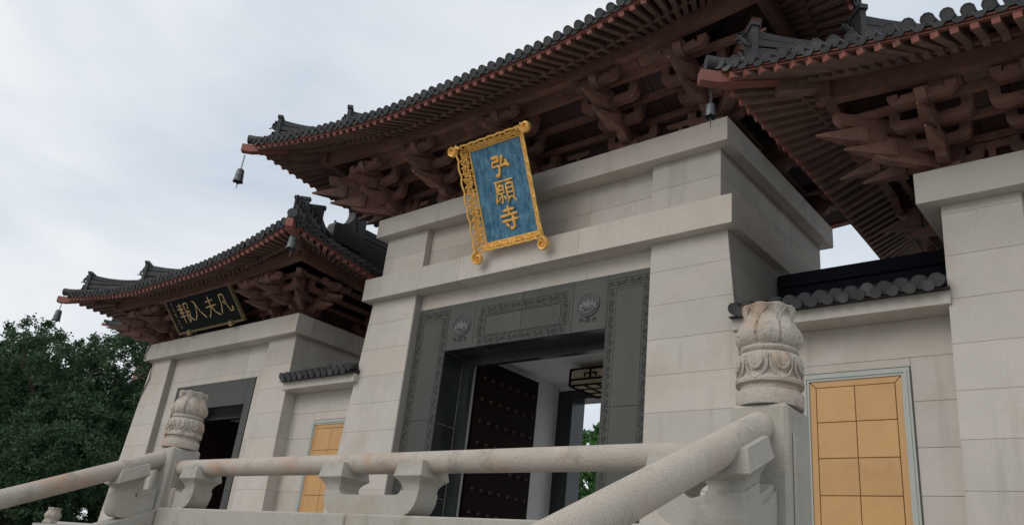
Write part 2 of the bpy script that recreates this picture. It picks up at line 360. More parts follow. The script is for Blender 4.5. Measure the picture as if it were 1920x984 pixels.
# ------------------------------------------------------------------ a tiled hip roof with rafters, eave tiles and ridges
def roof(root, cx, cy, hx, hy, zt0, U, RR, ov, zp, detail=True, sides=('F', 'L', 'R'), pitch=.2, over_p=.95, tail=None, xlim=None, I=.25):
    """hx, hy: half size of the eave rectangle; zt0: tile edge height at mid-eave; ov: overhang beyond the cornice"""
    def up(x, y):
        t = max(hx-abs(x-cx), hy-abs(y-cy)); return U*max(0, 1-max(t, 0)/RR)**1.5
    def ins(t): return I*(1-max(0, 1-max(t, 0)/RR)**1.5)      # the eave line bows in between its corners
    def dfun(x, y): return min(hx-abs(x-cx)-ins(hy-abs(y-cy)), hy-abs(y-cy)-ins(hx-abs(x-cx)))
    def field(x, y):
        d = max(dfun(x, y), -.1)
        return zt0+.42*d+.035*d*d+up(x, y)
    # tile bed and under-boards
    gx = sorted(set([cx+s*(hx-t) for s in (-1, 1) for t in np.concatenate([np.linspace(0, 2.4, 11), np.linspace(2.4, hx, 12)])]))
    gy = sorted(set([cy+s*(hy-t) for s in (-1, 1) for t in np.concatenate([np.linspace(0, 2.4, 11), np.linspace(2.4, hy, 6)])]))
    nx, ny = len(gx), len(gy)
    def warp(x, y):
        a, c_ = (x-cx)/hx, (y-cy)/hy
        return x-math.copysign(ins(hy-abs(y-cy))*abs(a)**8, a), y-math.copysign(ins(hx-abs(x-cx))*abs(c_)**8, c_)
    def sheet(dz): return [(p_[0], p_[1], field(*p_)+dz) for y in gy for x in gx for p_ in (warp(x, y),)]
    quads = [(j*nx+i, j*nx+i+1, (j+1)*nx+i+1, (j+1)*nx+i) for j in range(ny-1) for i in range(nx-1)]
    b = MB(); b.add(sheet(.0), quads)
    rf = b.build('roof', M['tile'], root, 35)
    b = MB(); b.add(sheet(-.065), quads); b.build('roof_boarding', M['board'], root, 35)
    # rows of half-round cover tiles up the slopes
    b = MB()
    def row(p0, inward, dmax, side):
        n = max(3, int(dmax/.42)); rings = []
        px = Vector((-inward.y, inward.x, 0))
        for k in range(n+1):
            p = p0+inward*(.40+(dmax-.40)*k/n); z = field(p.x, p.y)
            rings.append([(p.x+px.x*.07*math.cos(a), p.y+px.y*.07*math.cos(a), z+.012+.075*math.sin(a)) for a in (-.1, .8, 1.57, 2.34, 3.24)])
        b.loft(rings, cap=False, closed=False)
    sd_ = dict(F=(Vector((1, 0, 0)), Vector((0, 1, 0)), cy-hy, hx), B=(Vector((-1, 0, 0)), Vector((0, -1, 0)), cy+hy, hx),
               L=(Vector((0, -1, 0)), Vector((1, 0, 0)), cx-hx, hy), R=(Vector((0, 1, 0)), Vector((-1, 0, 0)), cx+hx, hy))
    ctr = Vector((cx, cy, 0))
    def fix(p, d): q = p.copy(); q.z = field(p.x, p.y); return q
    for sname in ('F', 'L', 'R', 'B'):
        al, inw, _, hl = sd_[sname]; hn = hy if sname in 'FB' else hx
        e0 = ctr-inw*hn
        n = int(2*(hl-.10)/pitch); st = 2*(hl-.10)/n
        for k in range(n+1):
            s = -(hl-.10)+st*k; p0 = e0+al*s+inw*ins(hl-abs(s))
            if xlim and p0.x > xlim: continue
            dm = min(hl-abs(s), hn)
            if dm > .6: row(p0, inw, dm-.02, sname)
            if sname not in sides or not detail: continue
            # eave end tile and drip tile
            z = field(p0.x, p0.y); p1 = p0+inw*.3; sl_ = (field(p1.x, p1.y)-z)/.3
            ydir = (inw+Vector((0, 0, sl_))).normalized()
            q0 = p0+al*.05; q1 = p0-al*.05; tilt = (field(q0.x, q0.y)-field(q1.x, q1.y))/.1
            xdir = (al+Vector((0, 0, tilt))).normalized(); zdir = xdir.cross(ydir).normalized()
            place('eave_tile', EAVE, None, root, frame(Vector((p0.x, p0.y, z+.055))-inw*.02, xdir, ydir, zdir) @ jit())
            if k < n:
                p0 = p0+al*st/2; z = field(p0.x, p0.y)
                place('drip_tile', DRIP, None, root, frame(Vector((p0.x, p0.y, z+.03)), xdir, ydir, zdir) @ jit(.05))
    b.build('tile_rows', M['tile'], rf, 60, kind='stuff')
    # rafters
    F0 = over_p+ov*0
    for sname in sides:
        al, inw, _, hl = sd_[sname]; hn = hy if sname in 'FB' else hx
        e0 = ctr-inw*hn; n = int(2*(hl-.16)/pitch); st = 2*(hl-.16)/n
        lim = hl-(ov+1.0)                       # parallel rafters inside, fanned beyond
        for k in range(n+1):
            s = -(hl-.16)+st*k; p0 = e0+al*s+inw*ins(hl-abs(s))
            if xlim and p0.x > xlim: continue
            if abs(s) > lim:
                tgt = e0+al*math.copysign(lim, s)+inw*(ov+1.0); d = (tgt-p0).normalized()
            else: d = inw
            cosd = max(d.dot(inw), .35)
            def seg(d0, d1, dz, w, h, nm):
                A = p0+d*(d0/cosd); B = p0+d*(d1/cosd)
                def zz(p):
                    dd = max(dfun(p.x, p.y), 0); return zt0-.065-h/2+dz+.42*dd+.02*dd*dd+up(p.x, p.y)
                A.z = zz(A); B.z = zz(B); y_ = B-A; L_ = y_.length; yn = y_/L_
                x_ = Vector((d.y, -d.x, 0)); x_ = (x_-yn*x_.dot(yn)).normalized(); z_ = x_.cross(yn)
                place(nm, CAPR if nm[0] == 'f' else RAFT, None, root, frame(A, x_*w, yn*L_, z_*h))
            seg(.05, .86, -.015, .092, .095, 'flying_rafter')
            if k % 1 == 0: seg(.70, ov+.05, -.10, .085, .085, 'rafter')
    # eave board (fascia) following the curve of the eave
    for sname in ('F', 'L', 'R', 'B'):
        al, inw, _, hl = sd_[sname]; hn = hy if sname in 'FB' else hx
        e0 = ctr-inw*hn; rings = []
        for k in range(49):
            s = -(hl-.03)+2*(hl-.03)*k/48; p = e0+al*s+inw*ins(hl-abs(s)); z = field(p.x, p.y)
            i0 = .03 if abs(s) < hl-.06 else .05
            rings.append([tuple(p+inw*i0+Vector((0, 0, z-.085))), tuple(p+inw*i0+Vector((0, 0, z-.012))), tuple(p+inw*.13+Vector((0, 0, z+.025))), tuple(p+inw*.13+Vector((0, 0, z-.05)))])
        b = MB(); b.loft(rings); b.build('eave_board', M['wood_lit'], root)
        # second board under the flying rafters' roots
        rings = []
        for k in range(49):
            s = -(hl-.72)+2*(hl-.72)*k/48; p = e0+al*s+inw*(.72+ins(hl-abs(s))); z = zt0-.075+.42*.72+up(p.x, p.y)
            rings.append([tuple(p+Vector((0, 0, z-.105))), tuple(p+Vector((0, 0, z))), tuple(p+inw*.05+Vector((0, 0, z))), tuple(p+inw*.05+Vector((0, 0, z-.105)))])
        b = MB(); b.loft(rings); b.build('flying_eave_board', M['wood'], root)
        # purlin
        o_ = ov-over_p; pts = []
        for k in range(41):
            s = -(hl-o_+.15)+2*(hl-o_+.15)*k/40; p = e0+al*s+inw*o_
            z = zp+.8*up(p.x, p.y); pts.append([tuple(p+inw*q+Vector((0, 0, z+h_))) for q, h_ in ((-.07, -.215), (.07, -.215), (.07, .12), (-.07, .12))])
        b = MB(); b.loft(pts); b.build('eave_purlin', M['wood'], root, 50)
    # hip beams and hip ridges
    for sx in (-1, 1):
        for sy in (-1, 1):
            if not detail and sy > 0: continue
            if xlim and sx > 0: continue
            tip = Vector((cx+sx*hx, cy+sy*hy, 0)); dg = Vector((-sx, -sy, 0)).normalized(); pp = Vector((-dg.y, dg.x, 0))
            def at(t, dz=0): p = tip+dg*t*1.41421; return Vector((p.x, p.y, zt0+.42*max(t-ins(t), 0)+.02*t*t+up(p.x, p.y)+dz))
            def beam(t0, t1, dz, w, h, nm, n=8, tz=0):
                rings = []
                for k in range(n+1):
                    t = t0+(t1-t0)*k/n; c_ = at(t, dz)
                    if t < 0: c_.z = at(0, dz).z-.10*t
                    rings.append([tuple(c_-pp*w-Vector((0, 0, h))), tuple(c_+pp*w-Vector((0, 0, h))), tuple(c_+pp*w), tuple(c_-pp*w)])
                b = MB(); b.loft(rings); return b.build(nm, M['wood_lit'] if t0 < 0 else M['rafter'], root)
            beam(-.12, 1.1, -.07, .075, .17, 'hip_beam'); beam(.62, ov+.8, -.20, .085, .2, 'hip_beam')
            def fieldd(t): p = tip+dg*t*1.41421; return Vector((p.x, p.y, field(p.x, p.y)))
            # roll tile at the very tip
            b = MB(); rings = []
            for k in range(7):
                t = -.06+.56*k/6; c_ = fieldd(max(t, 0)); c_ += dg*min(t, 0)*1.414; c_.z += .05+.10*max(0, .35-t)*1.2
                rr = .085+.05*max(0, (.35-t))
                rings.append([tuple(c_+pp*rr*math.cos(a)+Vector((0, 0, rr*math.sin(a)))) for a in [2*math.pi*i/10 for i in range(10)]])
            b.loft(rings); b.build('ridge_roll_tile', M['tile'], root, 50)
            def ridge(t0, t1, h0, h1, w, flare, nm):
                b = MB(); n = 10; ncourse = 4
                for c_i in range(ncourse):
                    rings = []
                    for k in range(n+1):
                        q = k/n; t = t0+(t1-t0)*q; c_ = fieldd(t)
                        H = (h0+(h1-h0)*q)+flare*(1-q)**2
                        za, zb = H*c_i/ncourse-.02*(c_i == 0), H*(c_i+.78)/ncourse
                        ww = w*(1.0 if c_i < ncourse-1 else .8)
                        rings.append([tuple(c_-pp*ww+Vector((0, 0, za))), tuple(c_+pp*ww+Vector((0, 0, za))), tuple(c_+pp*ww+Vector((0, 0, zb))), tuple(c_-pp*ww+Vector((0, 0, zb)))])
                    b.loft(rings)
                rings = []      # core between the courses
                for k in range(n+1):
                    q = k/n; t = t0+.02+(t1-t0-.04)*q; c_ = fieldd(t); H = (h0+(h1-h0)*q)+flare*(1-q)**2
                    rings.append([tuple(c_-pp*w*.6), tuple(c_+pp*w*.6), tuple(c_+pp*w*.6+Vector((0, 0, H*.97))), tuple(c_-pp*w*.6+Vector((0, 0, H*.97)))])
                b.loft(rings)
                o = b.build(nm, M['tile'], root)
                # end plate with beast scrolls
                c_ = fieldd(t0); H = h0+flare
                b = MB(); w2 = w*1.35
                for (a0, a1, z0, z1, ww) in ((-.05, .03, -.03, H*1.0, w2), (-.07, .05, H*.98, H*1.08, w2*1.15)):
                    A = c_+dg*a0; B = c_+dg*a1
                    b.hexa([A-pp*ww+Vector((0, 0, z0)), A+pp*ww+Vector((0, 0, z0)), B+pp*ww+Vector((0, 0, z0)), B-pp*ww+Vector((0, 0, z0))],
                           [A-pp*ww+Vector((0, 0, z1)), A+pp*ww+Vector((0, 0, z1)), B+pp*ww+Vector((0, 0, z1)), B-pp*ww+Vector((0, 0, z1))])
                rnd = random.Random(3)
                for q in range(12):        # curling mane
                    z = H*(.05+.85*(q % 6)/5.6); off = pp*((q % 3-1)*w*.75); rr = .05+.035*rnd.random()
                    pts = [c_-dg*(.07+.10*j/7*(1+.4*(q % 2)))+off+dg*(-rr*math.sin(j*.9))*.6+Vector((0, 0, z+rr*(1-math.cos(j*.9)))) for j in range(8)]
                    b.tube(pts, [.032*(1-.09*j) for j in range(8)], 6)
                b.build('ridge_ornament', M['tile'], o, 40)
            ridge(.38, 1.40, .36, .30, .11, .24, 'hip_ridge')
            ridge(1.43, 2.35, .62, .42, .14, .14, 'hip_ridge')
            ridge(2.38, min(hy, hx)-.3, .30, .30, .12, .0, 'hip_ridge')
    return field

# ------------------------------------------------------------------ carved ornament helpers
def spiral(c, r0, turns, a0, n=14, ccw=1):
    return [(c[0]+r0*(1-.82*k/n)*math.cos(a0+ccw*2*math.pi*turns*k/n), c[1]+r0*(1-.82*k/n)*math.sin(a0+ccw*2*math.pi*turns*k/n)) for k in range(n+1)]
def vine(b, fn, L_, w, r_, step=None, n_sides=5):
    """running scroll of length L_ and width w laid on the surface fn(s, t)"""
    step = step or w*1.15; n = max(1, round(L_/step)); st = L_/n
    for i in range(n):
        sg = 1 if i % 2 else -1; c = (st*(i+.5), sg*w*.06)
        b.tube([fn(*p) for p in spiral(c, w*.36, 1.35, math.pi*(.5 if sg > 0 else -.5), 11, sg)], [r_*(1-.4*k/11) for k in range(12)], n_sides)
        x0 = st*i; pts = [(x0+st*k/5, -sg*w*.36*math.sin(math.pi*k/5)) for k in range(6)]
        b.tube([fn(*p) for p in pts], r_*.8, n_sides)
        for q in (-1, 1):
            p = (st*(i+.5)+q*w*.42, sg*w*.33)
            b.tube([fn(*p), fn(p[0]+q*.08*w, p[1]-sg*.12*w), fn(p[0]+q*.02*w, p[1]-sg*.24*w)], [r_*1.2, r_*1.3, r_*.3], n_sides)

GLYPH = {
 '弘': [[(10,88),(44,88),(43,70),(12,70),(9,50),(46,50),(43,22),(36,8),(22,14)], [(68,90),(62,72),(53,46),(70,50),(92,48)], [(80,68),(90,52),(97,36)]],
 '願': [[(6,92),(52,92)], [(13,92),(12,50),(2,8)], [(31,86),(25,77)], [(20,74),(45,74),(45,46),(20,46),(20,74)], [(20,60),(45,60)], [(33,46),(33,8),(25,14)], [(23,34),(14,17)], [(42,34),(51,18)],
        [(55,92),(98,92)], [(77,92),(71,80)], [(60,78),(92,78),(92,26),(60,26),(60,78)], [(60,61),(92,61)], [(60,44),(92,44)], [(69,26),(56,6)], [(84,26),(98,6)]],
 '寺': [[(24,80),(80,82)], [(50,98),(50,62)], [(6,60),(94,62)], [(12,38),(92,40)], [(66,54),(68,10),(52,4),(46,12)], [(28,28),(40,14)]],
 '凡': [[(32,90),(28,50),(6,6)], [(32,90),(60,90),(62,44),(74,12),(96,14),(97,32)], [(42,60),(52,46)]],
 '夫': [[(20,74),(80,78)], [(8,50),(92,54)], [(50,97),(48,52),(30,22),(8,4)], [(50,52),(68,22),(96,4)]],
 '入': [[(34,94),(48,84),(44,60),(30,30),(6,6)], [(48,80),(64,42),(96,6)]],
 '報': [[(26,98),(26,60)], [(8,86),(46,86)], [(2,72),(50,72)], [(16,68),(20,56)], [(37,68),(32,56)], [(8,52),(46,52)], [(2,36),(50,36)], [(26,56),(26,2)],
        [(60,92),(90,92),(88,70),(78,68)], [(60,92),(60,2)], [(62,54),(90,54),(80,26),(62,4)], [(66,44),(82,22),(99,6)]],
}
def brush(b, ch, fn, size, r_, n=6, flat=.6):
    """brush strokes of one character; fn(x, y, h) maps panel coordinates"""
    for st in GLYPH[ch]:
        pts = []
        for i in range(len(st)-1):
            (x0, y0), (x1, y1) = st[i], st[i+1]
            for k in range(4): pts.append((x0+(x1-x0)*k/4, y0+(y1-y0)*k/4))
        pts.append(st[-1]); m_ = len(pts)
        rad = [r_*(.75+.55*abs(math.cos(math.pi*k/(m_-1)))**2) for k in range(m_)]; rad[0] *= .7; rad[-1] *= .35
        b.tube([fn((p[0]-50)/100*size, (p[1]-50)/100*size) for p in pts], rad, n, up=fn.n, flat=flat)

# ------------------------------------------------------------------ gate halls
def wall_rows(z0, z1):
    zs = [z0]; k = 2.17-.555*6
    while k < z1-.12:
        if k > z0+.12: zs.append(k)
        k += .555
    return zs+[z1]
def hall(name, label, cx, y0, L, z_corn, z_corn_b, hw, pin, fw, f_top, iw, i_top, bl, br, band=None, ov=2.2, Dp=4.55, zt0=8.0, U=.75, RR=4.7, zp=8.25, sets=(), over_p=.95, sc=1.0, door_sides=True, xlim=None, back_open=True, ovx=None):
    root = thing(name, label, 'gate hall', (cx, y0+Dp/2, FL), 'gate halls')
    yp, yr, yb = y0+.18, y0+.35, y0+Dp-.18
    zt = band[0] if band else z_corn_b          # top of the lower piers
    g = .0013; T = .012
    def hwL(z): return hw+bl*(zt-z)
    def hwR(z): return hw+br*(zt-z)
    # masonry core
    b = MB()
    for s, hh in ((-1, hwL), (1, hwR)):
        p = lambda x, y, z: (cx+s*x, y, z)
        for (xa, xb0, xb1, ya) in ((pin-T, hh(FL)-T, hh(zt)-T, yp+T), (iw+.002, pin-T-.001, pin-T-.001, yr+T)):
            b.hexa([p(xa, ya, FL), p(xb0, ya, FL), p(xb0, yb-T, FL), p(xa, yb-T, FL)], [p(xa, ya, zt), p(xb1, ya, zt), p(xb1, yb-T, zt), p(xa, yb-T, zt)])
    b.box(cx-iw-.001, cx+iw+.001, yr+T, y0+Dp-.9, i_top+.32, zt-.001)
    core = b.build('wall', M['core'], root)
    def slab(c4, n): q = MB(); q.plate(c4, n, T-.001, .003); q.build('granite_slab', M['granite'], core)
    rows = wall_rows(FL, zt)
    for z0_, z1_ in zip(rows[:-1], rows[1:]):
        za, zb = z0_+g, z1_-g
        slab([(cx-hwL(za)+g, yp, za), (cx-pin-g, yp, za), (cx-pin-g, yp, zb), (cx-hwL(zb)+g, yp, zb)], (0, -1, 0))
        slab([(cx+pin+g, yp, za), (cx+hwR(za)-g, yp, za), (cx+hwR(zb)-g, yp, zb), (cx+pin+g, yp, zb)], (0, -1, 0))
        # reveals of the piers and side walls
        for s, hh in ((-1, hwL), (1, hwR)):
            slab([(cx+s*pin, yr+T, za), (cx+s*pin, yp+T+g, za), (cx+s*pin, yp+T+g, zb), (cx+s*pin, yr+T, zb)][::s], (-s, 0, 0))
            for k in range(3):
                ya, yb_ = yp+.002+(yb-yp)*k/3+g, yp+(yb-yp)*(k+1)/3-g
                slab([(cx+s*hh(za), ya, za), (cx+s*hh(za), yb_, za), (cx+s*hh(zb), yb_, zb), (cx+s*hh(zb), ya, zb)][::s], (s, 0, 0))
        if z1_ > f_top+.05:
            for k in range(4):
                a0, a1 = -pin+T+(2*pin-2*T)*k/4+g, -pin+T+(2*pin-2*T)*(k+1)/4-g
                slab([(cx+a0, yr, max(za, f_top+g)), (cx+a1, yr, max(za, f_top+g)), (cx+a1, yr, zb), (cx+a0, yr, zb)], (0, -1, 0))
        if z0_ < f_top and pin-fw > .12:
            for s in (-1, 1):
                slab([(cx+s*(fw+.01), yr, za), (cx+s*(pin-T-g), yr, za), (cx+s*(pin-T-g), yr, min(zb, f_top)), (cx+s*(fw+.01), yr, min(zb, f_top))][::s], (0, -1, 0))
    # cornice and band, block by block
    def course(za, zb, hl, yf, yk, nm):
        b = MB(); b.box(cx-hl+.05, cx+hl-.05, yf+.05, yk-.05, za+.004, zb-.004); c_ = b.build(nm, M['core'], root)
        n = max(2, round(2*hl/2.7))
        for k in range(n):
            q = MB(); q.bbox(cx-hl+2*hl*k/n+.0008, cx-hl+2*hl*(k+1)/n-.0008, yf, yf+.45, za, zb, .005); q.build('cornice_block', M['granite'], c_)
        for s in (-1, 1):
            for k in range(3):
                a0, a1 = yf+.453+(yk-yf-.453)*k/3, yf+.45+(yk-yf-.45)*(k+1)/3; x0, x1 = sorted((cx+s*hl, cx+s*(hl-.5)))
                q = MB(); q.bbox(x0, x1, a0+.0015, a1-.0015, za, zb, .007); q.build('cornice_block', M['granite'], c_)
    course(z_corn_b, z_corn, L, y0, y0+Dp, 'cornice')
    if band:
        course(band[0], band[1], L+.08, y0-.01, y0+Dp+.01, 'band_course')
        # upper wall between band and cornice
        hu, pu, yu, yur = L-.20, 2.66, y0+.19, y0+.34
        b = MB(); b.box(cx-hu+T, cx+hu-T, yur+T, yb, band[1]-.004, z_corn_b+.004)
        for s in (-1, 1): x0, x1 = sorted((cx+s*(hu-T), cx+s*(pu+T))); b.box(x0, x1, yu+T, yur+T+.01, band[1]-.004, z_corn_b+.004)
        uc = b.build('upper_wall', M['core'], root)
        zm = (band[1]+z_corn_b)/2
        for za, zb in ((band[1]+.001, zm-g), (zm+g, z_corn_b-.001)):
            for s in (-1, 1):
                x0, x1 = sorted((cx+s*(hu-.001), cx+s*pu)); q = MB(); q.plate([(x0, yu, za), (x1, yu, za), (x1, yu, zb), (x0, yu, zb)], (0, -1, 0), T, .003); q.build('granite_slab', M['granite'], uc)
                q = MB(); q.plate([(cx+s*pu, yur, za), (cx+s*pu, yu+T, za), (cx+s*pu, yu+T, zb), (cx+s*pu, yur, zb)][::s], (-s, 0, 0), T, .004); q.build('granite_slab', M['granite'], uc)
                for k in range(3):
                    a0, a1 = yu+T*0+.003+(yb-yu)*k/3, yu+(yb-yu)*(k+1)/3-.003
                    q = MB(); q.plate([(cx+s*hu, a0, za), (cx+s*hu, a1, za), (cx+s*hu, a1, zb), (cx+s*hu, a0, zb)][::s], (s, 0, 0), T, .003); q.build('granite_slab', M['granite'], uc)
            for k in range(4):
                a0, a1 = -pu+2*pu*k/4+g, -pu+2*pu*(k+1)/4-g
                q = MB(); q.plate([(cx+a0, yur, za), (cx+a1, yur, za), (cx+a1, yur, zb), (cx+a0, yur, zb)], (0, -1, 0), T, .003); q.build('granite_slab', M['granite'], uc)
    # dark stone door frame
    yf = yr-.02
    fb = MB()
    for s in (-1, 1): x0, x1 = sorted((cx+s*iw, cx+s*fw)); fb.box(x0+.004, x1-.004, yf+T, yf+.12, FL, f_top-.004)
    fb.box(cx-iw-.01, cx+iw+.01, yf+T, yf+.12, i_top+.004, f_top-.004)
    fr = fb.build('door_frame', M['dark'], root)
    def fpan(x0, x1, z0_, z1_): q = MB(); q.plate([(x0+.002, yf, z0_+.002), (x1-.002, yf, z0_+.002), (x1-.002, yf, z1_-.002), (x0+.002, yf, z1_-.002)], (0, -1, 0), T, .004); q.build('frame_panel', M['dark'], fr)
    for s in (-1, 1):
        x0, x1 = sorted((cx+s*iw, cx+s*fw))
        for za, zb in ((FL, 1.6), (1.6, 2.9), (2.9, f_top-.001)): fpan(x0, x1, za, zb)
    xsj = [-iw, -.62*iw, 0, .62*iw, iw]
    for a0, a1 in zip(xsj[:-1], xsj[1:]): fpan(cx+a0, cx+a1, i_top, f_top-.001)
    # reveal, soffit, header
    jd = .52
    for s in (-1, 1):
        x0, x1 = sorted((cx+s*iw, cx+s*(iw+.03)))
        for k, (za, zb) in enumerate(((FL, 1.55), (1.55, 2.85), (2.85, i_top))):
            q = MB(); q.plate([(cx+s*iw, yf+jd, za+.002), (cx+s*iw, yf+.012, za+.002), (cx+s*iw, yf+.012, zb-.002), (cx+s*iw, yf+jd, zb-.002)][::s], (-s, 0, 0), .03, .003); q.build('jamb_panel', M['polish'], fr)
    for k in range(4):
        a0, a1 = cx-iw+2*iw*k/4+.002, cx-iw+2*iw*(k+1)/4-.002
        q = MB(); q.plate([(a0, yf+.012, i_top), (a0, yf+jd, i_top), (a1, yf+jd, i_top), (a1, yf+.012, i_top)], (0, 0, -1), .03, .003); q.build('soffit_panel', M['polish'], fr)
    b = MB(); b.box(cx-iw-.02, cx+iw+.02, yf+jd+.002, yf+jd+.14, i_top-.16, i_top+.4); b.build('door_header', M['polish'], root)
    # interior: plaster walls, ceiling, back wall with its own framed opening
    zc = i_top+.25; yk = y0+3.98; bo, bot = iw*.775, i_top-.06
    b = MB()
    for s in (-1, 1): x0, x1 = sorted((cx+s*(iw+.001), cx+s*(iw-.012))); b.box(x0, x1, yf+jd+.145, yk, FL, zc)
    b.box(cx-iw, cx+iw, yf+jd+.145, yk, zc, zc+.05)
    if back_open:
        for s in (-1, 1): x0, x1 = sorted((cx+s*iw, cx+s*(bo+.36))); b.box(x0, x1, yk, yk+.30, FL, zc+.05) if x1-x0 > .02 and bo+.4 < iw else None
        b.box(cx-bo-.38, cx+bo+.38, yk+.001, yk+.30, bot+.2, zc+.05)
    else: b.box(cx-iw, cx+iw, yk, yk+.3, FL, zc+.05)
    b.build('interior_wall', M['plaster'], root)
    if back_open:
        b = MB()
        for s in (-1, 1): x0, x1 = sorted((cx+s*bo, cx+s*(bo+.395))); b.box(x0, x1, yk-.03, yk+.42, FL, bot+.20)
        b.box(cx-bo, cx+bo, yk-.03, yk+.42, bot, bot+.20); b.build('back_door_frame', M['polish'], root)
    # open door leaves with rows of studs
    sm = MB(); sm.lathe([(.045, 0), (.042, .02), (.026, .04), (.002, .048)], 8); STUD = sm.mesh('door_stud', True); STUD.materials.append(M['stud'])
    for s in (-1, 1):
        xl = cx+s*(iw-.20); x0, x1 = sorted((xl, xl+s*.07)); ya, yb_ = yf+jd+.28, yf+jd+.30+iw*1.02
        b = MB(); q0, q1 = sorted((cx+s*(iw-.014), cx+s*(iw-.22))); b.box(q0, q1, yf+jd+.004, ya-.135, FL, i_top-.16); b.build('door_post', M['polish'], root)
        b = MB(); b.bbox(x0, x1, ya, yb_, FL+.02, i_top+.08, .006); lf = b.build('door_leaf', M['door'], root)
        for i in range(9 if back_open else 0):
            for j in range(7):
                place('door_stud', STUD, None, lf, TR((xl, ya+.16+(yb_-ya-.32)*j/6, FL+.3+.42*i)) @ Matrix.Rotation(-s*math.pi/2, 4, 'Y'))
        b = MB(); x0, x1 = sorted((xl-s*.05, xl-s*.015)); b.box(x0, x1, ya-.16, ya-.13, FL, i_top-.15); b.build('door_edge_strip', M['steel'], root)
    # timber zone: recessed boards, tie beams, bracket sets
    ya = y0+AX; top = zp+.5; sz = (zp-.217-z_corn)/.83
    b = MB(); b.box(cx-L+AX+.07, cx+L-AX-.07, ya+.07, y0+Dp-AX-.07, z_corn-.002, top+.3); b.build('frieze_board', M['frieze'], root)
    for o_, za, zb, w in ((0, .0, .10, .11), (0, .46, .58, .10), (.5*sc, .60, .70, .09), (.95*sc, .76, .86, .09)):
        if o_ == 0 and za == 0: za, zb = .004, .13
        b = MB(); xx = L-AX+o_
        b.box(cx-xx-.12, cx+xx+.12, ya-o_-w/2, ya-o_+w/2, z_corn+za*sz, z_corn+zb*sz); b.build('tie_beam', M['wood'], root)
        for s in (-1, 1):
            x0, x1 = sorted((cx+s*(xx-w/2), cx+s*(xx+w/2))); b = MB(); b.box(x0, x1, ya-o_+w/2+.003, y0+Dp-AX+o_+.12, z_corn+za*sz+.003, z_corn+zb*sz-.003); b.build('tie_beam', M['wood'], root)
    # sloping soffit boards above the arms
    n = round(2*L/.48)
    for (o0, za, o1, zb) in ((.02, .60*sz, .48*sc, .705*sz), (.53*sc, .71*sz, .92*sc, .865*sz), (.98*sc, .87*sz, 1.22*sc, .985*sz)):
        for k in range(n):
            xa, xb = cx-L+AX+2*(L-AX)*k/n+.006, cx-L+AX+2*(L-AX)*(k+1)/n-.006
            b = MB(); b.hexa([(xa, ya-o1, z_corn+zb), (xb, ya-o1, z_corn+zb), (xb, ya-o0, z_corn+za), (xa, ya-o0, z_corn+za)], [(xa, ya-o1, z_corn+zb+.02), (xb, ya-o1, z_corn+zb+.02), (xb, ya-o0, z_corn+za+.02), (xa, ya-o0, z_corn+za+.02)])
            b.build('soffit_board', M['wood'] if o1 > 1.0*sc else M['board'], root)  # deeper rows take the darker board colour as painted recess shade
    # little raised fret blocks between the sets
    for k in range(int(2*L/1.05)):
        x = cx-L+AX+.5+k*1.05
        if x > cx+L-.7: break
        b = MB(); b.box(x-.04, x+.04, ya-.02, ya+.08, z_corn+.13, z_corn+.30); b.extr([(x-.20, z_corn+.30), (x+.20, z_corn+.30), (x+.26, z_corn+.36), (x+.26, z_corn+.40), (x-.26, z_corn+.40), (x-.26, z_corn+.36)], lambda p, q, y: (p, y, q), ya-.02, ya+.08)
        b.build('strut', M['wood'], root)
    xc = L-AX
    for s in sets: bracket_set(root, (cx+s, ya, z_corn+.002), 0, sc, sz=sz)
    for sx in (-1, 1):
        if xlim and sx > 0: continue
        bracket_set(root, (cx+sx*xc, ya, z_corn+.002), 0, sc, corner=sx, sz=sz)
        for yy in (ya+(Dp-2*AX)*.5, y0+Dp-AX):
            bracket_set(root, (cx+sx*xc, yy, z_corn+.002), sx*math.pi/2, sc, sz=sz)
    field = roof(root, cx, y0+Dp/2, L+(ovx or ov), Dp/2+ov, zt0, U, RR, ov, zp, over_p=over_p, xlim=xlim)
    return root, fr, yf, field

MX, MY = -8.94, 10.0
main, main_fr, main_yf, main_field = hall('gate_hall', 'tall central granite gate hall with an open doorway and two stone courses above it', MX, MY, 4.08, 7.30, 6.885, 4.0, 2.70, 2.65, 5.13, 1.815, 4.20, .09, .09,
    band=(5.44, 5.92), sets=(-2.15, 0, 2.15), zt0=8.25, U=.50, RR=4.7, zp=8.44)
LX = -18.82
left, left_fr, left_yf, left_field = hall('gate_hall', 'smaller granite gate hall at the far left with a black board under its eave', LX, MY, 3.52, 5.50, 5.05, 3.33, 2.3, 1.82, 4.24, 1.56, 3.60, .13, .03,
    ov=1.85, zt0=6.34, U=.30, RR=4.0, zp=6.46, sets=(-2.32, 2.32), over_p=.75, sc=.85, back_open=False)
RX = 1.25
right, right_fr, right_yf, right_field = hall('gate_hall', 'granite gate hall cut off by the right edge, its upturned eave close by', RX, 9.88, 3.52, 5.50, 5.07, 3.28, 2.42, 1.82, 4.24, 1.56, 3.60, .02, .03,
    ov=1.85, zt0=6.34, U=.30, RR=4.0, zp=6.46, sets=(-2.05, -.95, .15), over_p=.75, sc=.85, xlim=3.2, back_open=False)

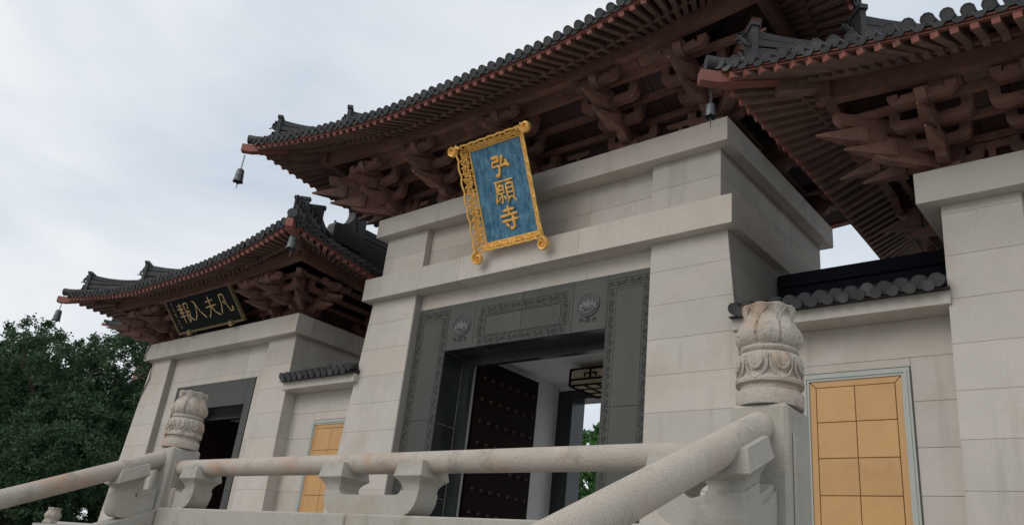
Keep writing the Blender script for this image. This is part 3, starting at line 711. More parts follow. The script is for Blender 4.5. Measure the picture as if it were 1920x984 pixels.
# carved borders, relief panel and lotus emblems on the central door frame
def carve(x0, z0, x1, z1, w, parent, yy):
    """raised border strip of running scrolls from (x0,z0) to (x1,z1)"""
    L_ = math.hypot(x1-x0, z1-z0); dx, dz = (x1-x0)/L_, (z1-z0)/L_
    b = MB(); vine(b, lambda s, t: (x0+dx*s-dz*t, yy-.004, z0+dz*s+dx*t), L_, w*.8, w*.055, n_sides=4)
    for t in (-w/2, w/2):
        b.tube([(x0-dz*t, yy-.003, z0+dx*t), (x1-dz*t, yy-.003, z1+dx*t)], w*.05, 4)
    b.build('carved_border', M['relief'], parent)
yy = main_yf
for s in (-1, 1):
    for xo in (1.815+.09, 2.65-.09): carve(MX+s*xo, FL+.3, MX+s*xo, 4.86, .15, main_fr, yy)
    x0, x1 = sorted((MX+s*1.83, MX+s*2.64)); carve(x0, 4.95, x1, 4.95, .15, main_fr, yy)
    b = MB(); b.tube([(x0+.12, yy-.003, 4.84), (x1-.12, yy-.003, 4.84)], .012, 4); b.build('moulding', M['petal'], main_fr)
for (xa, za, xb, zb) in ((-1.0, 4.89, 1.0, 4.89), (-1.0, 4.29, 1.0, 4.29), (-.97, 4.38, -.97, 4.80), (.97, 4.38, .97, 4.80)): carve(MX+xa, za, MX+xb, zb, .15, main_fr, yy)
b = MB(); x0, x1 = MX-.86, MX+.86
for p, q in (((x0, 4.40), (x1, 4.40)), ((x1, 4.40), (x1, 4.78)), ((x1, 4.78), (x0, 4.78)), ((x0, 4.78), (x0, 4.40))): b.tube([(p[0], yy-.004, p[1]), (q[0], yy-.004, q[1])], .011, 4)
b.build('moulding', M['relief'], main_fr)
class Fn:
    def __init__(s, f_, n): s.f = f_; s.n = n
    def __call__(s, *a): return s.f(*a)
for s in (-1, 1):
    ex, ez = MX+s*1.45, 4.66
    b = MB(); b.extr([(ex+.21*math.cos(2*math.pi*k/28), ez+.20*math.sin(2*math.pi*k/28)) for k in range(28)], lambda p, q, y: (p, y, q), yy-.010, yy+.004)
    em = b.build('lotus_emblem', M['emb'], main_fr)
    b = MB(); b.tube([(ex+.215*math.cos(2*math.pi*k/28), yy-.008, ez+.205*math.sin(2*math.pi*k/28)) for k in range(29)], .012, 5, cap=False); b.build('emblem_rim', M['relief'], em)
    for (a, l, w, dx) in ((90, .17, .036, 0), (62, .16, .034, .02), (118, .16, .034, -.02), (34, .165, .03, .03), (146, .165, .03, -.03), (12, .15, .024, .03), (168, .15, .024, -.03)):
        ca, sa = math.cos(R(a)), math.sin(R(a)); b = MB(); pts = []
        for k in range(9):
            q = k/8; wd = w*math.sin(math.pi*min(1, q*1.0))**.8 if 0 < q < 1 else 0
            pts.append((q*l, wd))
        poly = [(p, q) for p, q in pts]+[(p, -q) for p, q in pts[-2:0:-1]]
        b.extr([(ex+dx+ca*(p+.015)-sa*q, ez-.085+sa*(p+.015)+ca*q) for p, q in poly], lambda p, q, y: (p, y, q), yy-.022, yy-.008); b.build('emblem_petal', M['petal'], em)
    b = MB(); b.tube([(ex+.13*math.cos(R(a)), yy-.014, ez-.02+.13*math.sin(R(a))) for a in range(200, 345, 12)], .014, 5); b.build('emblem_leaf', M['petal'], em)
    for i, ch in enumerate('弘願寺'):
        b = MB(); fn = Fn(lambda x, z, i=i: (ex-.13+.13*i+x, yy-.004, 4.39+z), (0, -1, 0)); brush(b, ch, fn, .10, .007, 4)
        b.build('carved_character', M['emb'], main_fr)

# ridge with a fish-tail finial along the gable foot of the two side halls
def gable_ridge(root, x, ya, yb, zb, sgn):
    b = MB(); n = 5
    for c_i in range(4):
        w = (.13, .11, .11, .09)[c_i]; b.box(x-w, x+w, ya, yb, zb+.14*c_i-.6*(c_i == 0), zb+.14*c_i+.115)
    b.box(x-.07, x+.07, ya+.01, yb-.01, zb-.5, zb+.5); g_ = b.build('gable_ridge', M['tile'], root)
    b = MB(); prof = []
    out_ = [(.34, -.25), (.32, .55), (.36, .90), (.22, .98), (.02, .95)]; inn = [(-.06, .90), (-.01, .78), (-.01, .62), (-.06, .46), (-.16, .33), (-.30, .25), (-.46, .22), (-.50, .10), (-.48, -.25)]
    b.extr(out_+inn, lambda p, q, w: (x+w, ya+.12+p*1.15, zb+q*1.02+.1), -.15, .15)
    for k in range(7): b.tube([(x-.15, ya+.02+.22-.02*k, zb+.35+.09*k), (x+.15, ya+.02+.22-.02*k, zb+.35+.09*k)], .035, 6)
    for k in range(5):
        p = [(x+w_, ya+.02-.34+.05*math.cos(a)*(1-a/8), zb+.16+.10*k*.5+.07*math.sin(a)) for a, w_ in [(j*.8, -.11+.03*j) for j in range(8)]]
        b.tube(p, .03, 5)
    b.build('ridge_finial', M['tile'], root, 40)
gable_ridge(left, -15.6, 11.0, 13.6, 7.76, 1)

# ------------------------------------------------------------------ screen walls with ochre panels between the halls
def screen_wall(name, label, x0, x1, yw, ybm, zb0, zb1, gx0, gx1, gz1, top_slope=.60, rd=1.85, backing=False):
    root = thing(name, label, 'wall', ((x0+x1)/2, yw, FL), 'screen walls with ochre panels')
    b = MB(); b.box(x0, x1, yw+.03, yw+.5, FL, zb1-.05); core = b.build('wall_core', M['core'], root)
    def slab(xa, xb, za, zb):
        if xb-xa < .03 or zb-za < .03: return
        q = MB(); q.plate([(xa+.002, yw, za+.002), (xb-.002, yw, za+.002), (xb-.002, yw, zb-.002), (xa+.002, yw, zb-.002)], (0, -1, 0), .029, .003); q.build('granite_slab', M['granite'], core)
    ft = .11
    rows = wall_rows(FL, zb0)
    for za, zb in zip(rows[:-1], rows[1:]):
        if zb <= gz1+ft or za < gz1+ft:
            top = min(zb, zb0)
            slab(x0, gx0-ft, za, top); slab(gx1+ft, x1, za, top)
            if zb > gz1+ft: slab(gx0-ft, gx1+ft, max(za, gz1+ft), zb)
        else:
            slab(x0, x1, za, zb)
    # stone beam
    b = MB(); b.box(x0+.01, x1-.01, ybm+.03, yw+.2, zb0+.01, zb1); bm = b.build('beam_core', M['core'], root)
    n = 1
    for k in range(n):
        q = MB(); q.bbox(x0+(x1-x0)*k/n+.0015, x0+(x1-x0)*(k+1)/n-.0015, ybm, yw+.15, zb0, zb1, .006); q.build('stone_beam', M['granite'], bm)
    # trim and ochre panel
    tr = MB()
    for i, (w, d) in enumerate(((.095, .030), (.065, .042), (.033, .028))):
        for xa, xb, za, zb in ((gx0-w, gx0-w+.033, FL, gz1+w), (gx1+w-.033, gx1+w, FL, gz1+w), (gx0-w+.033, gx1+w-.033, gz1+w-.033, gz1+w)): tr.box(xa, xb, yw-d, yw+.01, za, zb)
    tro = tr.build('door_trim', M['trim'], root)
    yp = yw-.012; b = MB(); b.box(gx0, gx1, yp+.02, yw+.02, FL, gz1); pc = b.build('ochre_panel', M['cable'], root)
    bw = .085; jx = .004
    def och(c4): q = MB(); q.plate([(p[0], yp, p[1]) for p in c4], (0, -1, 0), .03, .004); q.build('ochre_tile', M['ochre'], pc)
    och([(gx0, FL), (gx0+bw-jx, FL), (gx0+bw-jx, gz1-bw-jx), (gx0, gz1-jx)]); och([(gx1-bw+jx, FL), (gx1, FL), (gx1, gz1-jx), (gx1-bw+jx, gz1-bw-jx)])
    och([(gx0+.006, gz1), (gx0+bw, gz1-bw+.003), (gx1-bw, gz1-bw+.003), (gx1-.006, gz1)])
    z = gz1-bw; mid = (gx0+gx1)/2; k = 0
    while z > FL+.05:
        zl = max(z-.455, FL)
        for xa, xb in ((gx0+bw, mid), (mid, gx1-bw)): och([(xa+jx, zl+jx), (xb-jx, zl+jx), (xb-jx, z-jx), (xa+jx, z-jx)])
        z = zl
    # little tiled roof
    ze = zb1-.02; ye = ybm-.14; yr_ = ye+rd; zr_ = ze+rd*top_slope
    b = MB(); b.hexa([(x0, ye+.03, ze-.02), (x1, ye+.03, ze-.02), (x1, yr_+rd, ze-.02), (x0, yr_+rd, ze-.02)], [(x0, yr_-.01, zr_), (x1, yr_-.01, zr_), (x1, yr_+.01, zr_), (x0, yr_+.01, zr_)])
    rf = b.build('roof', M['shaded_tile'], root)
    b = MB(); b.tube([(x0, yr_, zr_+.03), (x1, yr_, zr_+.03)], .09, 10); b.box(x0, x1, yr_-.07, yr_+.07, zr_-.1, zr_+.05); b.build('ridge', M['shaded_tile'], root, 40)
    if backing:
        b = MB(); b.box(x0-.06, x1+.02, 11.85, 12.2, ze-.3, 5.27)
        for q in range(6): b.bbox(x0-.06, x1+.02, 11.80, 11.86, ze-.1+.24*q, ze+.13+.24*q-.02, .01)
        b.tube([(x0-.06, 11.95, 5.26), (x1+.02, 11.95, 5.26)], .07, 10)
        b.build('shade_backing_ridge', M['shade'], root)  # added ridge, blackened to give the shadowed band behind the tile strip
    n = round((x1-x0)/.2); st = (x1-x0)/n; yd = Vector((0, 1, top_slope)).normalized(); xd = Vector((1, 0, 0)); zd = xd.cross(yd)
    b = MB()
    for k in range(n):
        x = x0+st*(k+.5); o = Vector((x, ye, ze+.075))
        place('eave_tile', EAVE, None, root, frame(o, xd*1.12, yd*.3, zd*1.12) @ jit(.05))
        if k < n-1: place('drip_tile', EAVE, None, root, frame(o+xd*st/2-Vector((0, .022, .058)), xd*.98, yd*.28, zd*.9) @ jit(.05))
        b.loft([[tuple(Vector((x, ye, ze+.03))+yd*t+xd*.055*math.cos(a)+zd*(.0+.05*math.sin(a))) for a in (-.1, .8, 1.57, 2.34, 3.24)] for t in (.1, rd*math.hypot(1, top_slope))], cap=False, closed=False)
    b.build('tile_rows', M['shaded_tile'], rf, 60, kind='stuff')
    return root
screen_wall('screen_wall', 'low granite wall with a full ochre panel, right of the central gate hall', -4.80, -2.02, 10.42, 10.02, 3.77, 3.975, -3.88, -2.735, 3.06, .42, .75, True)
screen_wall('screen_wall', 'low granite wall with a half hidden ochre panel, left of the central gate hall', -15.44, -12.98, 10.48, 10.06, 3.73, 3.935, -14.50, -13.35, 3.00, .42, 1.0)

# ------------------------------------------------------------------ blue plaque with gilded openwork frame
def panel_frame(bl, br, tl):
    bl, br, tl = Vector(bl), Vector(br), Vector(tl); x = (br-bl).normalized(); y = (tl-bl).normalized(); n = x.cross(y).normalized()
    return bl, x, y, n, (br-bl).length, (tl-bl).length
O, px, py, pn, PW, PH = panel_frame((-9.54, 9.86, 6.00), (-8.34, 9.86, 6.00), (-9.54, 9.09, 7.54))
C0 = O+px*PW/2+py*PH/2
plaque = thing('plaque', 'tall blue plaque with large gold characters in a gilded openwork frame', 'plaque', tuple(O+px*PW/2))
def pq(x, y, h=0): return tuple(C0+px*x+py*y+pn*h)
hw_, hh_ = PW/2, PH/2
b = MB(); b.hexa([pq(-hw_, -hh_, -.05), pq(hw_, -hh_, -.05), pq(hw_, hh_, -.05), pq(-hw_, hh_, -.05)], [pq(-hw_, -hh_, 0), pq(hw_, -hh_, 0), pq(hw_, hh_, 0), pq(-hw_, hh_, 0)]); b.build('blue_panel', M['blue'], plaque)
# flared wings: s along the edge, t from panel edge outwards (rising towards the viewer)
WG = .235
def wing(ax, s, t, h=0):
    if ax in 'tb': t *= .70
    o_, r_ = t*.72, t*.70+h
    if ax == 'l': return pq(-hw_-o_, s, r_)
    if ax == 'r': return pq(hw_+o_, s, r_)
    if ax == 't': return pq(s, hh_+o_, r_)
    return pq(s, -hh_-o_, r_)
for ax, hl in (('l', hh_), ('r', hh_), ('t', hw_), ('b', hw_)):
    b = MB()
    ext = .72*WG
    b.tube([wing(ax, s, .012) for s in np.linspace(-hl, hl, 9)], .018, 6)
    n = 48; b.tube([wing(ax, -hl-ext+(2*hl+2*ext)*k/n, WG+.028*abs(math.sin(k*math.pi*7/n))) for k in range(n+1)], .020, 6)
    fn = lambda s, t: wing(ax, s-hl-.5*ext, WG*.52+t)
    vine(b, fn, 2*hl+ext, WG*.78, .017, step=.17, n_sides=5)
    vine(b, lambda s, t: wing(ax, s-hl-.5*ext+.09, WG*.50-t*.9, .012), 2*hl+ext-.18, WG*.66, .013, step=.13, n_sides=4)
    rnd = random.Random(ax)
    for k in range(int(2*hl/.062)):      # leaf sprays filling the openwork
        s = -hl+.031+.062*k; t0 = WG*(.12+.5*(k % 2)); a = rnd.uniform(-1, 1)
        b.tube([wing(ax, s, t0), wing(ax, s+.02*a, t0+.045, .012), wing(ax, s+.035*a, t0+.075)], [.012, .026, .006], 5)
    if ax in 'tb':                        # central palmette
        for k in range(7):
            a = R(30+20*k); b.tube([wing(ax, 0, .03), wing(ax, .055*math.cos(a), .03+.06*math.sin(a), .015), wing(ax, .085*math.cos(a), .03+.115*math.sin(a))], [.01, .02, .006], 5)
    b.build('gilded_border', M['gold'], plaque, 50)
for sx in (-1, 1):
    for sy in (-1, 1):
        b = MB(); c = pq(0, 0); w_ = WG*.72
        bx_, by_ = sx*(hw_+w_), sy*(hh_+w_*.66)
        if sy > 0: ctr, st0 = (bx_+sx*.10, by_-.03), math.pi*(0 if sx < 0 else 1)
        else: ctr, st0 = (bx_-sx*.02, by_-.13), math.pi/2
        rr = .10 if sy > 0 else .12; pts = spiral(ctr, rr, 1.6, st0, 20, sx*sy)
        lead = [(bx_-sx*.10, by_-sy*.02), (bx_, by_)] if sy > 0 else [(bx_, by_+.12), (bx_-sx*.0, by_)]
        full = [(lead[0][0], lead[0][1]), (lead[1][0], lead[1][1])]+pts
        b.tube([pq(x, y, WG*.70+.01) for x, y in full], [.034]*2+[.036*(1-.5*k/20) for k in range(21)], 7, up=tuple(pn), flat=1.6)
        b.extr([(ctr[0]+rr*.8*math.cos(2*math.pi*k/14), ctr[1]+rr*.8*math.sin(2*math.pi*k/14)) for k in range(14)], lambda p, q, h: pq(p, q, h), WG*.70-.025, WG*.70)
        b.build('scroll_finial', M['gold'], plaque, 50)
for ch, y, sz in (('弘', .45, .43), ('願', -.03, .47), ('寺', -.50, .45)):
    b = MB(); fn = Fn(lambda x, z: pq(.04+x, y+z, .016), tuple(pn)); brush(b, ch, fn, sz,   .028 if ch != '願' else .0195, 6, .8); b.build('gold_character', M['gold'], plaque, 50)
rnd = random.Random(5); b = MB()
for k in range(11):                       # faint signature column
    y = .42-.088*k
    for q in range(3):
        x0, z0 = -.33+rnd.uniform(-.02, .02), y+rnd.uniform(-.025, .025); b.tube([pq(x0, z0, .003), pq(x0+rnd.uniform(-.03, .03), z0+rnd.uniform(-.03, .03), .003)], .0035, 4)
b.build('signature', M['dullg'], plaque)
b = MB()
for s in (-1, 1): b.tube([pq(s*.35, hh_, -.05), (MX+s*.35, 9.55, 7.75)], .012, 6)
b.build('hanger', M['chain'], plaque)

# black board on the left hall
O, px, py, pn, PW, PH = panel_frame((-20.42, 9.90, 5.55), (-17.33, 9.90, 5.55), (-20.42, 9.20, 6.33))
C0 = O+px*PW/2+py*PH/2; hw_, hh_ = PW/2, PH/2
board = thing('plaque', 'wide black board with four gold characters and a thin gilt frame', 'plaque', tuple(O+px*PW/2))
b = MB(); b.hexa([pq(-hw_+.05, -hh_+.05, -.05), pq(hw_-.05, -hh_+.05, -.05), pq(hw_-.05, hh_-.05, -.05), pq(-hw_+.05, hh_-.05, -.05)], [pq(-hw_+.05, -hh_+.05, 0), pq(hw_-.05, -hh_+.05, 0), pq(hw_-.05, hh_-.05, 0), pq(-hw_+.05, hh_-.05, 0)]); b.build('black_panel', M['black'], board)
for x0, x1, y0, y1 in ((-hw_, hw_, hh_-.065, hh_), (-hw_, hw_, -hh_, -hh_+.065), (-hw_, -hw_+.065, -hh_+.066, hh_-.066), (hw_-.065, hw_, -hh_+.066, hh_-.066)):
    b = MB(); b.hexa([pq(x0, y0, -.04), pq(x1, y0, -.04), pq(x1, y1, -.04), pq(x0, y1, -.04)], [pq(x0+.01, y0+.01, .035), pq(x1-.01, y0+.01, .035), pq(x1-.01, y1-.01, .035), pq(x0+.01, y1-.01, .035)]); b.build('gilt_frame', M['dullg'], board)
for ch, x in (('報', -.82), ('入', -.22), ('夫', .42), ('凡', 1.02)):
    b = MB(); fn = Fn(lambda p, q: pq(x+p, .02+q, .012), tuple(pn)); brush(b, ch, fn, .58, .017, 6); b.build('gold_character', M['paleg'], board, 50)
rnd = random.Random(9); b = MB()
for k in range(8):
    y = .34-.095*k
    for q in range(4):
        x0, z0 = -1.30+rnd.uniform(-.03, .03), y+rnd.uniform(-.03, .03); b.tube([pq(x0, z0, .004), pq(x0+rnd.uniform(-.04, .04), z0+rnd.uniform(-.04, .04), .004)], .005, 4)
b.build('signature', M['paleg'], board)
for x in (-.98, .98):
    b = MB(); pts = [(x-.09, -hh_-.02), (x-.04, -hh_-.05), (x+.06, -hh_-.04), (x+.10, -hh_+.02), (x+.06, -hh_+.08), (x, -hh_+.10), (x-.06, -hh_+.07)]
    b.extr(pts, lambda p, q, h: pq(p, q, h), -.03, .075); hk = b.build('leaf_bracket', M['dullg'], board)
    b = MB(); b.tube([pq(p, q, .078) for p, q in [(x+.6*(a-x), -hh_+.02+.6*(q-(-hh_+.02))) for a, q in pts+pts[:1]]], .010, 5); b.build('leaf_rim', M['paleg'], hk)

# ------------------------------------------------------------------ wind bells under the eave corners
def wind_bell(label, tip, drop, rad, hgt):
    x, y, z = tip
    root = thing('wind_bell', label, 'bell', (x, y, z-drop-hgt), 'wind bells under the eave corners')
    b = MB(); n = max(4, int(drop/.05))
    for k in range(n):
        zc = z-drop*(k+.5)/n; rr = drop/n*.62
        b.tube([(x+(rr*.45*math.cos(a) if k % 2 else 0), y+(0 if k % 2 else rr*.45*math.cos(a)), zc+rr*math.sin(a)) for a in [2*math.pi*i/8 for i in range(9)]], .007, 4, cap=False)
    b.build('chain', M['chain'], root)
    b = MB(); zb = z-drop-hgt; nn = 24; prof = [(.15, 1.0), (.55, .97), (.72, .88), (.78, .70), (.80, .50), (.86, .46), (.86, .42), (.83, .36), (.90, .15), (1.0, .0), (.93, .01), (.72, .45), (.5, .85)]
    rings = [[(x+rad*q*math.cos(2*math.pi*k/nn), y+rad*q*math.sin(2*math.pi*k/nn), zb+hgt*h-(.10*hgt*abs(math.sin(k*math.pi/4)) if h < .1 else 0)) for k in range(nn)] for q, h in prof]
    b.loft(rings, cap=False); b.add(rings[0], [tuple(range(nn))]); b.build('bell_body', M['bell'], root, 40)
    b = MB(); b.tube([(x, y, zb+hgt*.8), (x, y, zb-.16)], .008, 5); b.tube([(x-.0, y, zb-.05), (x, y, zb-.20)], [.012, .002], 5); b.build('clapper', M['chain'], root)
wind_bell('bronze wind bell under the left eave corner of the central gate hall', (-15.22, 7.72, 8.42), .36, .11, .30)
wind_bell('small wind bell at the far left eave corner, just above the tree', (-24.16, 8.10, 6.60), .42, .11, .30)
wind_bell('wind bell in front of the corner brackets of the left gate hall', (-13.50, 8.32, 6.56), .22, .115, .28)
wind_bell('silvery wind bell at the eave corner nearest to the golden panel wall', (-4.17, 8.10, 6.42), .25, .078, .19)

# hanging lantern inside the central gate hall
lx, ly, lz0, lz1, lh = MX+.03, 12.95, 3.98, 4.31, .46
lan = thing('ceiling_lantern', 'square paper lantern with dark fretwork hanging inside the central doorway', 'lantern', (lx, ly, lz0))
b = MB(); b.box(lx-lh+.03, lx+lh-.03, ly-lh+.03, ly+lh-.03, lz0+.02, lz1-.02); b.build('lantern_body', M['lampw'], lan)
b = MB(); t = .016
for z in (lz0, lz0+.12, lz1):
    for s in (-1, 1): b.box(lx-lh, lx+lh, ly+s*lh-t, ly+s*lh+t, z-t, z+t); b.box(lx+s*lh-t, lx+s*lh+t, ly-lh+t, ly+lh-t, z-t, z+t)
for sx in (-1, 1):
    for sy in (-1, 1): b.box(lx+sx*lh-t*1.1, lx+sx*lh+t*1.1, ly+sy*lh-t*1.1, ly+sy*lh+t*1.1, lz0, lz1)
for yf_ in (ly-lh-.004,):
    for (xa, xb, za, zb) in ((-.012, .012, .12, .34), (-.14, .14, .225, .245), (-.14, -.12, .17, .235), (.12, .14, .17, .235)): b.box(lx+xa, lx+xb, yf_, yf_+.03, lz0+za, lz0+zb)
for q in (-.15, .15): b.box(lx+q-.01, lx+q+.01, ly-lh, ly+lh, lz0-.01, lz0+.012); b.box(lx-lh, lx+lh, ly+q-.01, ly+q+.01, lz0-.012, lz0+.01)
b.build('lantern_fret', M['door'], lan)
b = MB(); b.tube([(lx, ly, lz1), (lx, ly, 4.46)], .02, 6); b.build('hanging_rod', M['door'], lan)

# ------------------------------------------------------------------ stone balustrades
def petal_wave(th, n): return abs(math.cos(th*n/2))
def lotus_capital(b, c, sc=1.0):
    """carved lotus finial: drum, hanging petals, ring, bud with flared rim"""
    n = 96; rings = []
    prof = [(.168, 0, 0), (.170, .01, 0), (.170, .068, 0), (.163, .078, 0), (.150, .082, 0), (.150, .110, 0), (.170, .116, 1), (.172, .130, 1), (.156, .150, 2), (.150, .165, 2), (.156, .19, 3), (.164, .22, 3), (.163, .25, 3), (.150, .275, 3), (.138, .285, 0),
            (.146, .290, 0), (.152, .303, 0), (.146, .316, 0), (.140, .320, 0), (.152, .332, 4), (.166, .352, 4), (.170, .378, 4), (.164, .408, 4), (.146, .44, 4), (.130, .468, 4), (.124, .495, 5), (.130, .522, 5), (.141, .542, 6), (.134, .549, 6), (.10, .540, 0), (.02, .538, 0)]
    for r_, z, k in prof:
        q = []
        for i in range(n):
            th = 2*math.pi*i/n; rr = r_; zz = z; a8 = abs(math.cos(4*th)); fr_ = (th*8/(2*math.pi)) % 1; g8 = max(0, 1-min(fr_, 1-fr_)*14)
            if k == 1: rr += .006*a8
            if k == 2: rr += .010*a8
            if k == 3: rr += .010*a8-.012*max(0, 1-abs(((th*8/(2*math.pi)+.5) % 1)-.5)*7)
            if k == 4: rr += -.012*g8+.006*max(0, 1-abs(fr_-.5)*2.6)
            if k == 5: rr += .006*math.cos(8*th)
            if k == 6: zz += .004*math.cos(8*th)
            q.append((c[0]+rr*sc*math.cos(th), c[1]+rr*sc*math.sin(th), c[2]+zz*sc))
        rings.append(q)
    b.loft(rings)
    for i in range(8):             # raised teardrops and pointed petal outlines
        th = 2*math.pi*i/8
        P = lambda a, z, r_: (c[0]+r_*sc*math.cos(th+a), c[1]+r_*sc*math.sin(th+a), c[2]+z*sc)
        b.tube([P(-.36, .255, .166), P(-.33, .19, .168), P(-.20, .15, .168), P(0, .126, .176), P(.20, .15, .168), P(.33, .19, .168), P(.36, .255, .166)], .006*sc, 5)
        b.tube([P(-.17, .265, .160), P(-.19, .215, .173), P(-.10, .185, .173), P(0, .178, .173), P(.10, .185, .173), P(.19, .215, .173), P(.17, .265, .160)], .0075*sc, 5)
        b.tube([P(-.05, .332, .150), P(-.06, .378, .166), P(-.05, .44, .143), P(.10, .49, .126), P(.34, .53, .133)], .0045*sc, 5)
        b.tube([P(.05, .332, .150), P(.06, .378, .166), P(.05, .44, .143), P(-.10, .49, .126), P(-.34, .53, .133)], .0045*sc, 5)
def post(label, x, y, z0, ztop, w=.15):
    root = thing('balustrade_post', label, 'stone post', (x, y, z0), 'lotus topped balustrade posts')
    b = MB(); b.bbox(x-w, x+w, y-w, y+w, z0, ztop, .018)
    sh = b.build('shaft', M['wgrey'], root)
    b = MB(); b.bbox(x+w-.002, x+w+.012, y-.095, y+.095, z0+.1, ztop-.14, .008); b.build('shaft_panel', M['wgrey'], sh)
    b = MB(); lotus_capital(b, (x, y, ztop+.002)); b.build('lotus_capital', M['lichen'], root, 38)
    return root
post('granite post with a weathered lotus finial beside the right stair', -1.70, 4.0, FL-.25, 1.045)
post('granite post with a lotus finial where the left stair meets the level rail', -7.63, 4.0, FL-.25, 1.005)
post('small distant lotus topped post low at the left under the tree', -20.1, 8.0, GR, .29)

def rail_bits(root, P0, u_, m_, pieces, zbase, kind_rail, s0, s1, rad, zr, mat_rail, mat_br):
    """stone handrail at height zr with brackets; everything sheared along slope m_"""
    u_ = Vector(u_); n_ = Vector((-u_.y, u_.x, 0)); P0 = Vector(P0)
    def fn(s, h, w): p = P0+u_*s+n_*w; return (p.x, p.y, h+m_*s)
    pts = [fn(s0+(s1-s0)*k/24, zr, 0) for k in range(25)]
    b = MB(); b.tube(pts, rad, 28); b.build('handrail', mat_rail, root, 50)
    for kind, s, *rest in pieces:
        if kind == 'cap':
            b = MB(); q = rest[0] if rest else 1.0
            rings = []
            for h, a, c in ((zr-.205, .085, .085), (zr-.175, .085, .09), (zr-.155, .092, .10), (zr-.135, .110, .115), (zr-.115, .134, .138), (zr-.108, .137, .141), (zr-.105, .134, .138), (zr-.004, .114, .120)):
                rings.append([fn(s-a*q, h, -c), fn(s+a*q, h, -c), fn(s+a*q, h, c), fn(s-a*q, h, c)])
            b.loft(rings); b.build('rail_bracket', mat_br, root, 20)
        else:
            sL, sR, lL, lR = s, rest[0], rest[1], rest[2]     # U block: outer ends; leg at left / right
            rr = .15; zt_ = zr-.204; zi = zbase+.14; pts2 = []
            def arc(cx_, cz_, r_, a0, a1): return [(cx_+r_*math.cos(R(a0+(a1-a0)*k/6)), cz_+r_*math.sin(R(a0+(a1-a0)*k/6))) for k in range(7)]
            pts2 += arc(sL+rr, zbase+rr, rr, 180, 270) if lL else [(sL, zi+.02), (sL, zbase)]
            pts2 += arc(sR-rr, zbase+rr, rr, 270, 360) if lR else [(sR, zbase), (sR, zi+.02)]
            if lR: pts2 += [(sR, zt_), (sR-.165, zt_)]+arc(sR-.165-.06, zi+.06, .06, 0, -90)
            if lL: pts2 += arc(sL+.165+.06, zi+.06, .06, 270, 180)+[(sL+.165, zt_), (sL, zt_)]
            b = MB(); b.extr(pts2, lambda p, q, w: fn(p, q, w), -.095, .095); b.build('cloud_block', mat_br, root, 40)
    return fn
bal = thing('balustrade', 'level stone balustrade with a thick round handrail across the terrace edge', 'balustrade', (-4.66, 4.0, FL))
fnl = rail_bits(bal, (-7.63, 4.0, 0), (1, 0, 0), 0, [('cap', .52), ('cap', 2.575), ('cap', 3.415), ('cap', 5.41), ('U', .30, .61, 0, 1), ('U', 2.49, 3.50, 1, 1), ('U', 5.32, 5.63, 1, 0)], .447, 0, .13, 5.80, .076, .822, M['weather'], M['wgrey'])
xs_ = [-7.48, -4.78, -1.85]
for a0, a1 in zip(xs_[:-1], xs_[1:]):
    b = MB(); b.bbox(a0+.003, a1-.003, 3.85, 4.15, FL-.2, .447, .012); b.build('base_slab', M['wgrey'], bal)
for k, a0 in enumerate((.156, 5.69)):
    b = MB(); p = -7.63+a0; b.bbox(p, p+.085, 3.92, 4.08, .448, .63, .01); b.build('infill_block', M['weather'], bal)
def stair_bal(label, x, zr0, s1, mr):
    root = thing('stair_balustrade', label, 'balustrade', (x, 3.9, FL-.4), 'sloping stair balustrades')
    zb = zr0-.46
    pcs = [('cap', .42), ('U', .16, .52, 0, 1), ('cap', 1.95), ('cap', 2.75), ('U', 1.86, 2.84, 1, 1)]
    fn = rail_bits(root, (x, 4.0, 0), (0, -1, 0), -.452, pcs, zb, 'stair', .12, s1, .080, zr0, M[mr], M['wgrey'])
    b = MB(); q = [(.156, zb-.002), (s1, zb-.002), (s1, zb-.18), (.156, zb-.18)]
    b.extr(q, lambda p, h, w: fn(p, h, w), -.15, .15); b.build('base_slab', M['wgrey'], root)
    b = MB(); b.add([], []); q = [(.156, zb-.182), (s1, zb-.182), (s1, GR+.452*s1), (.156, GR+.452*.156)]
    if q[2][1] > q[1][1]: q = q[:2]+[(s1, zb-.3)]+q[3:]
    b.extr(q, lambda p, h, w: fn(p, h, w), -.12, .12); b.build('stair_cheek', M['wgrey'], root)
    b = MB(); q = [(.156, zb), (.33, zb), (.33, zb+.19), (.156, zb+.19)]; b.extr(q, lambda p, h, w: fn(p, h, w), -.08, .08); b.build('infill_block', M['wgrey'], root)
    return root
stair_bal('sloping stone stair balustrade in the right foreground with a thick round handrail', -1.70, .987, 3.3, 'weather2')
stair_bal('sloping stone stair balustrade at the lower left in front of the tree', -7.63, .955, 3.6, 'weather')
fb_ = thing('balustrade', 'low distant stone balustrade running left from the small far post', 'balustrade', (-23, 8.0, GR))
b = MB(); b.tube([(-26, 8, .10), (-20.25, 8, .10)], .085, 16); b.build('handrail', M['weather'], fb_, 50)
b = MB(); b.bbox(-26, -20.26, 7.92, 8.08, GR, -.25, .02); b.build('balustrade_panel', M['wgrey'], fb_)

# thin cable draped over the left hall's cornice
b = MB(); cp = [(-22.12, 9.975, 5.51), (-22.22, 9.97, 5.35), (-22.25, 9.98, 5.1), (-22.05, 10.14, 4.95), (-22.0, 10.15, 4.55), (-22.18, 10.15, 4.2), (-22.33, 10.15, 3.9)]
b.tube(cp, .016, 6); tag(b.build('cable', M['cable'], None, True), 'thin black cable hanging down the left corner of the left gate hall', 'cable')

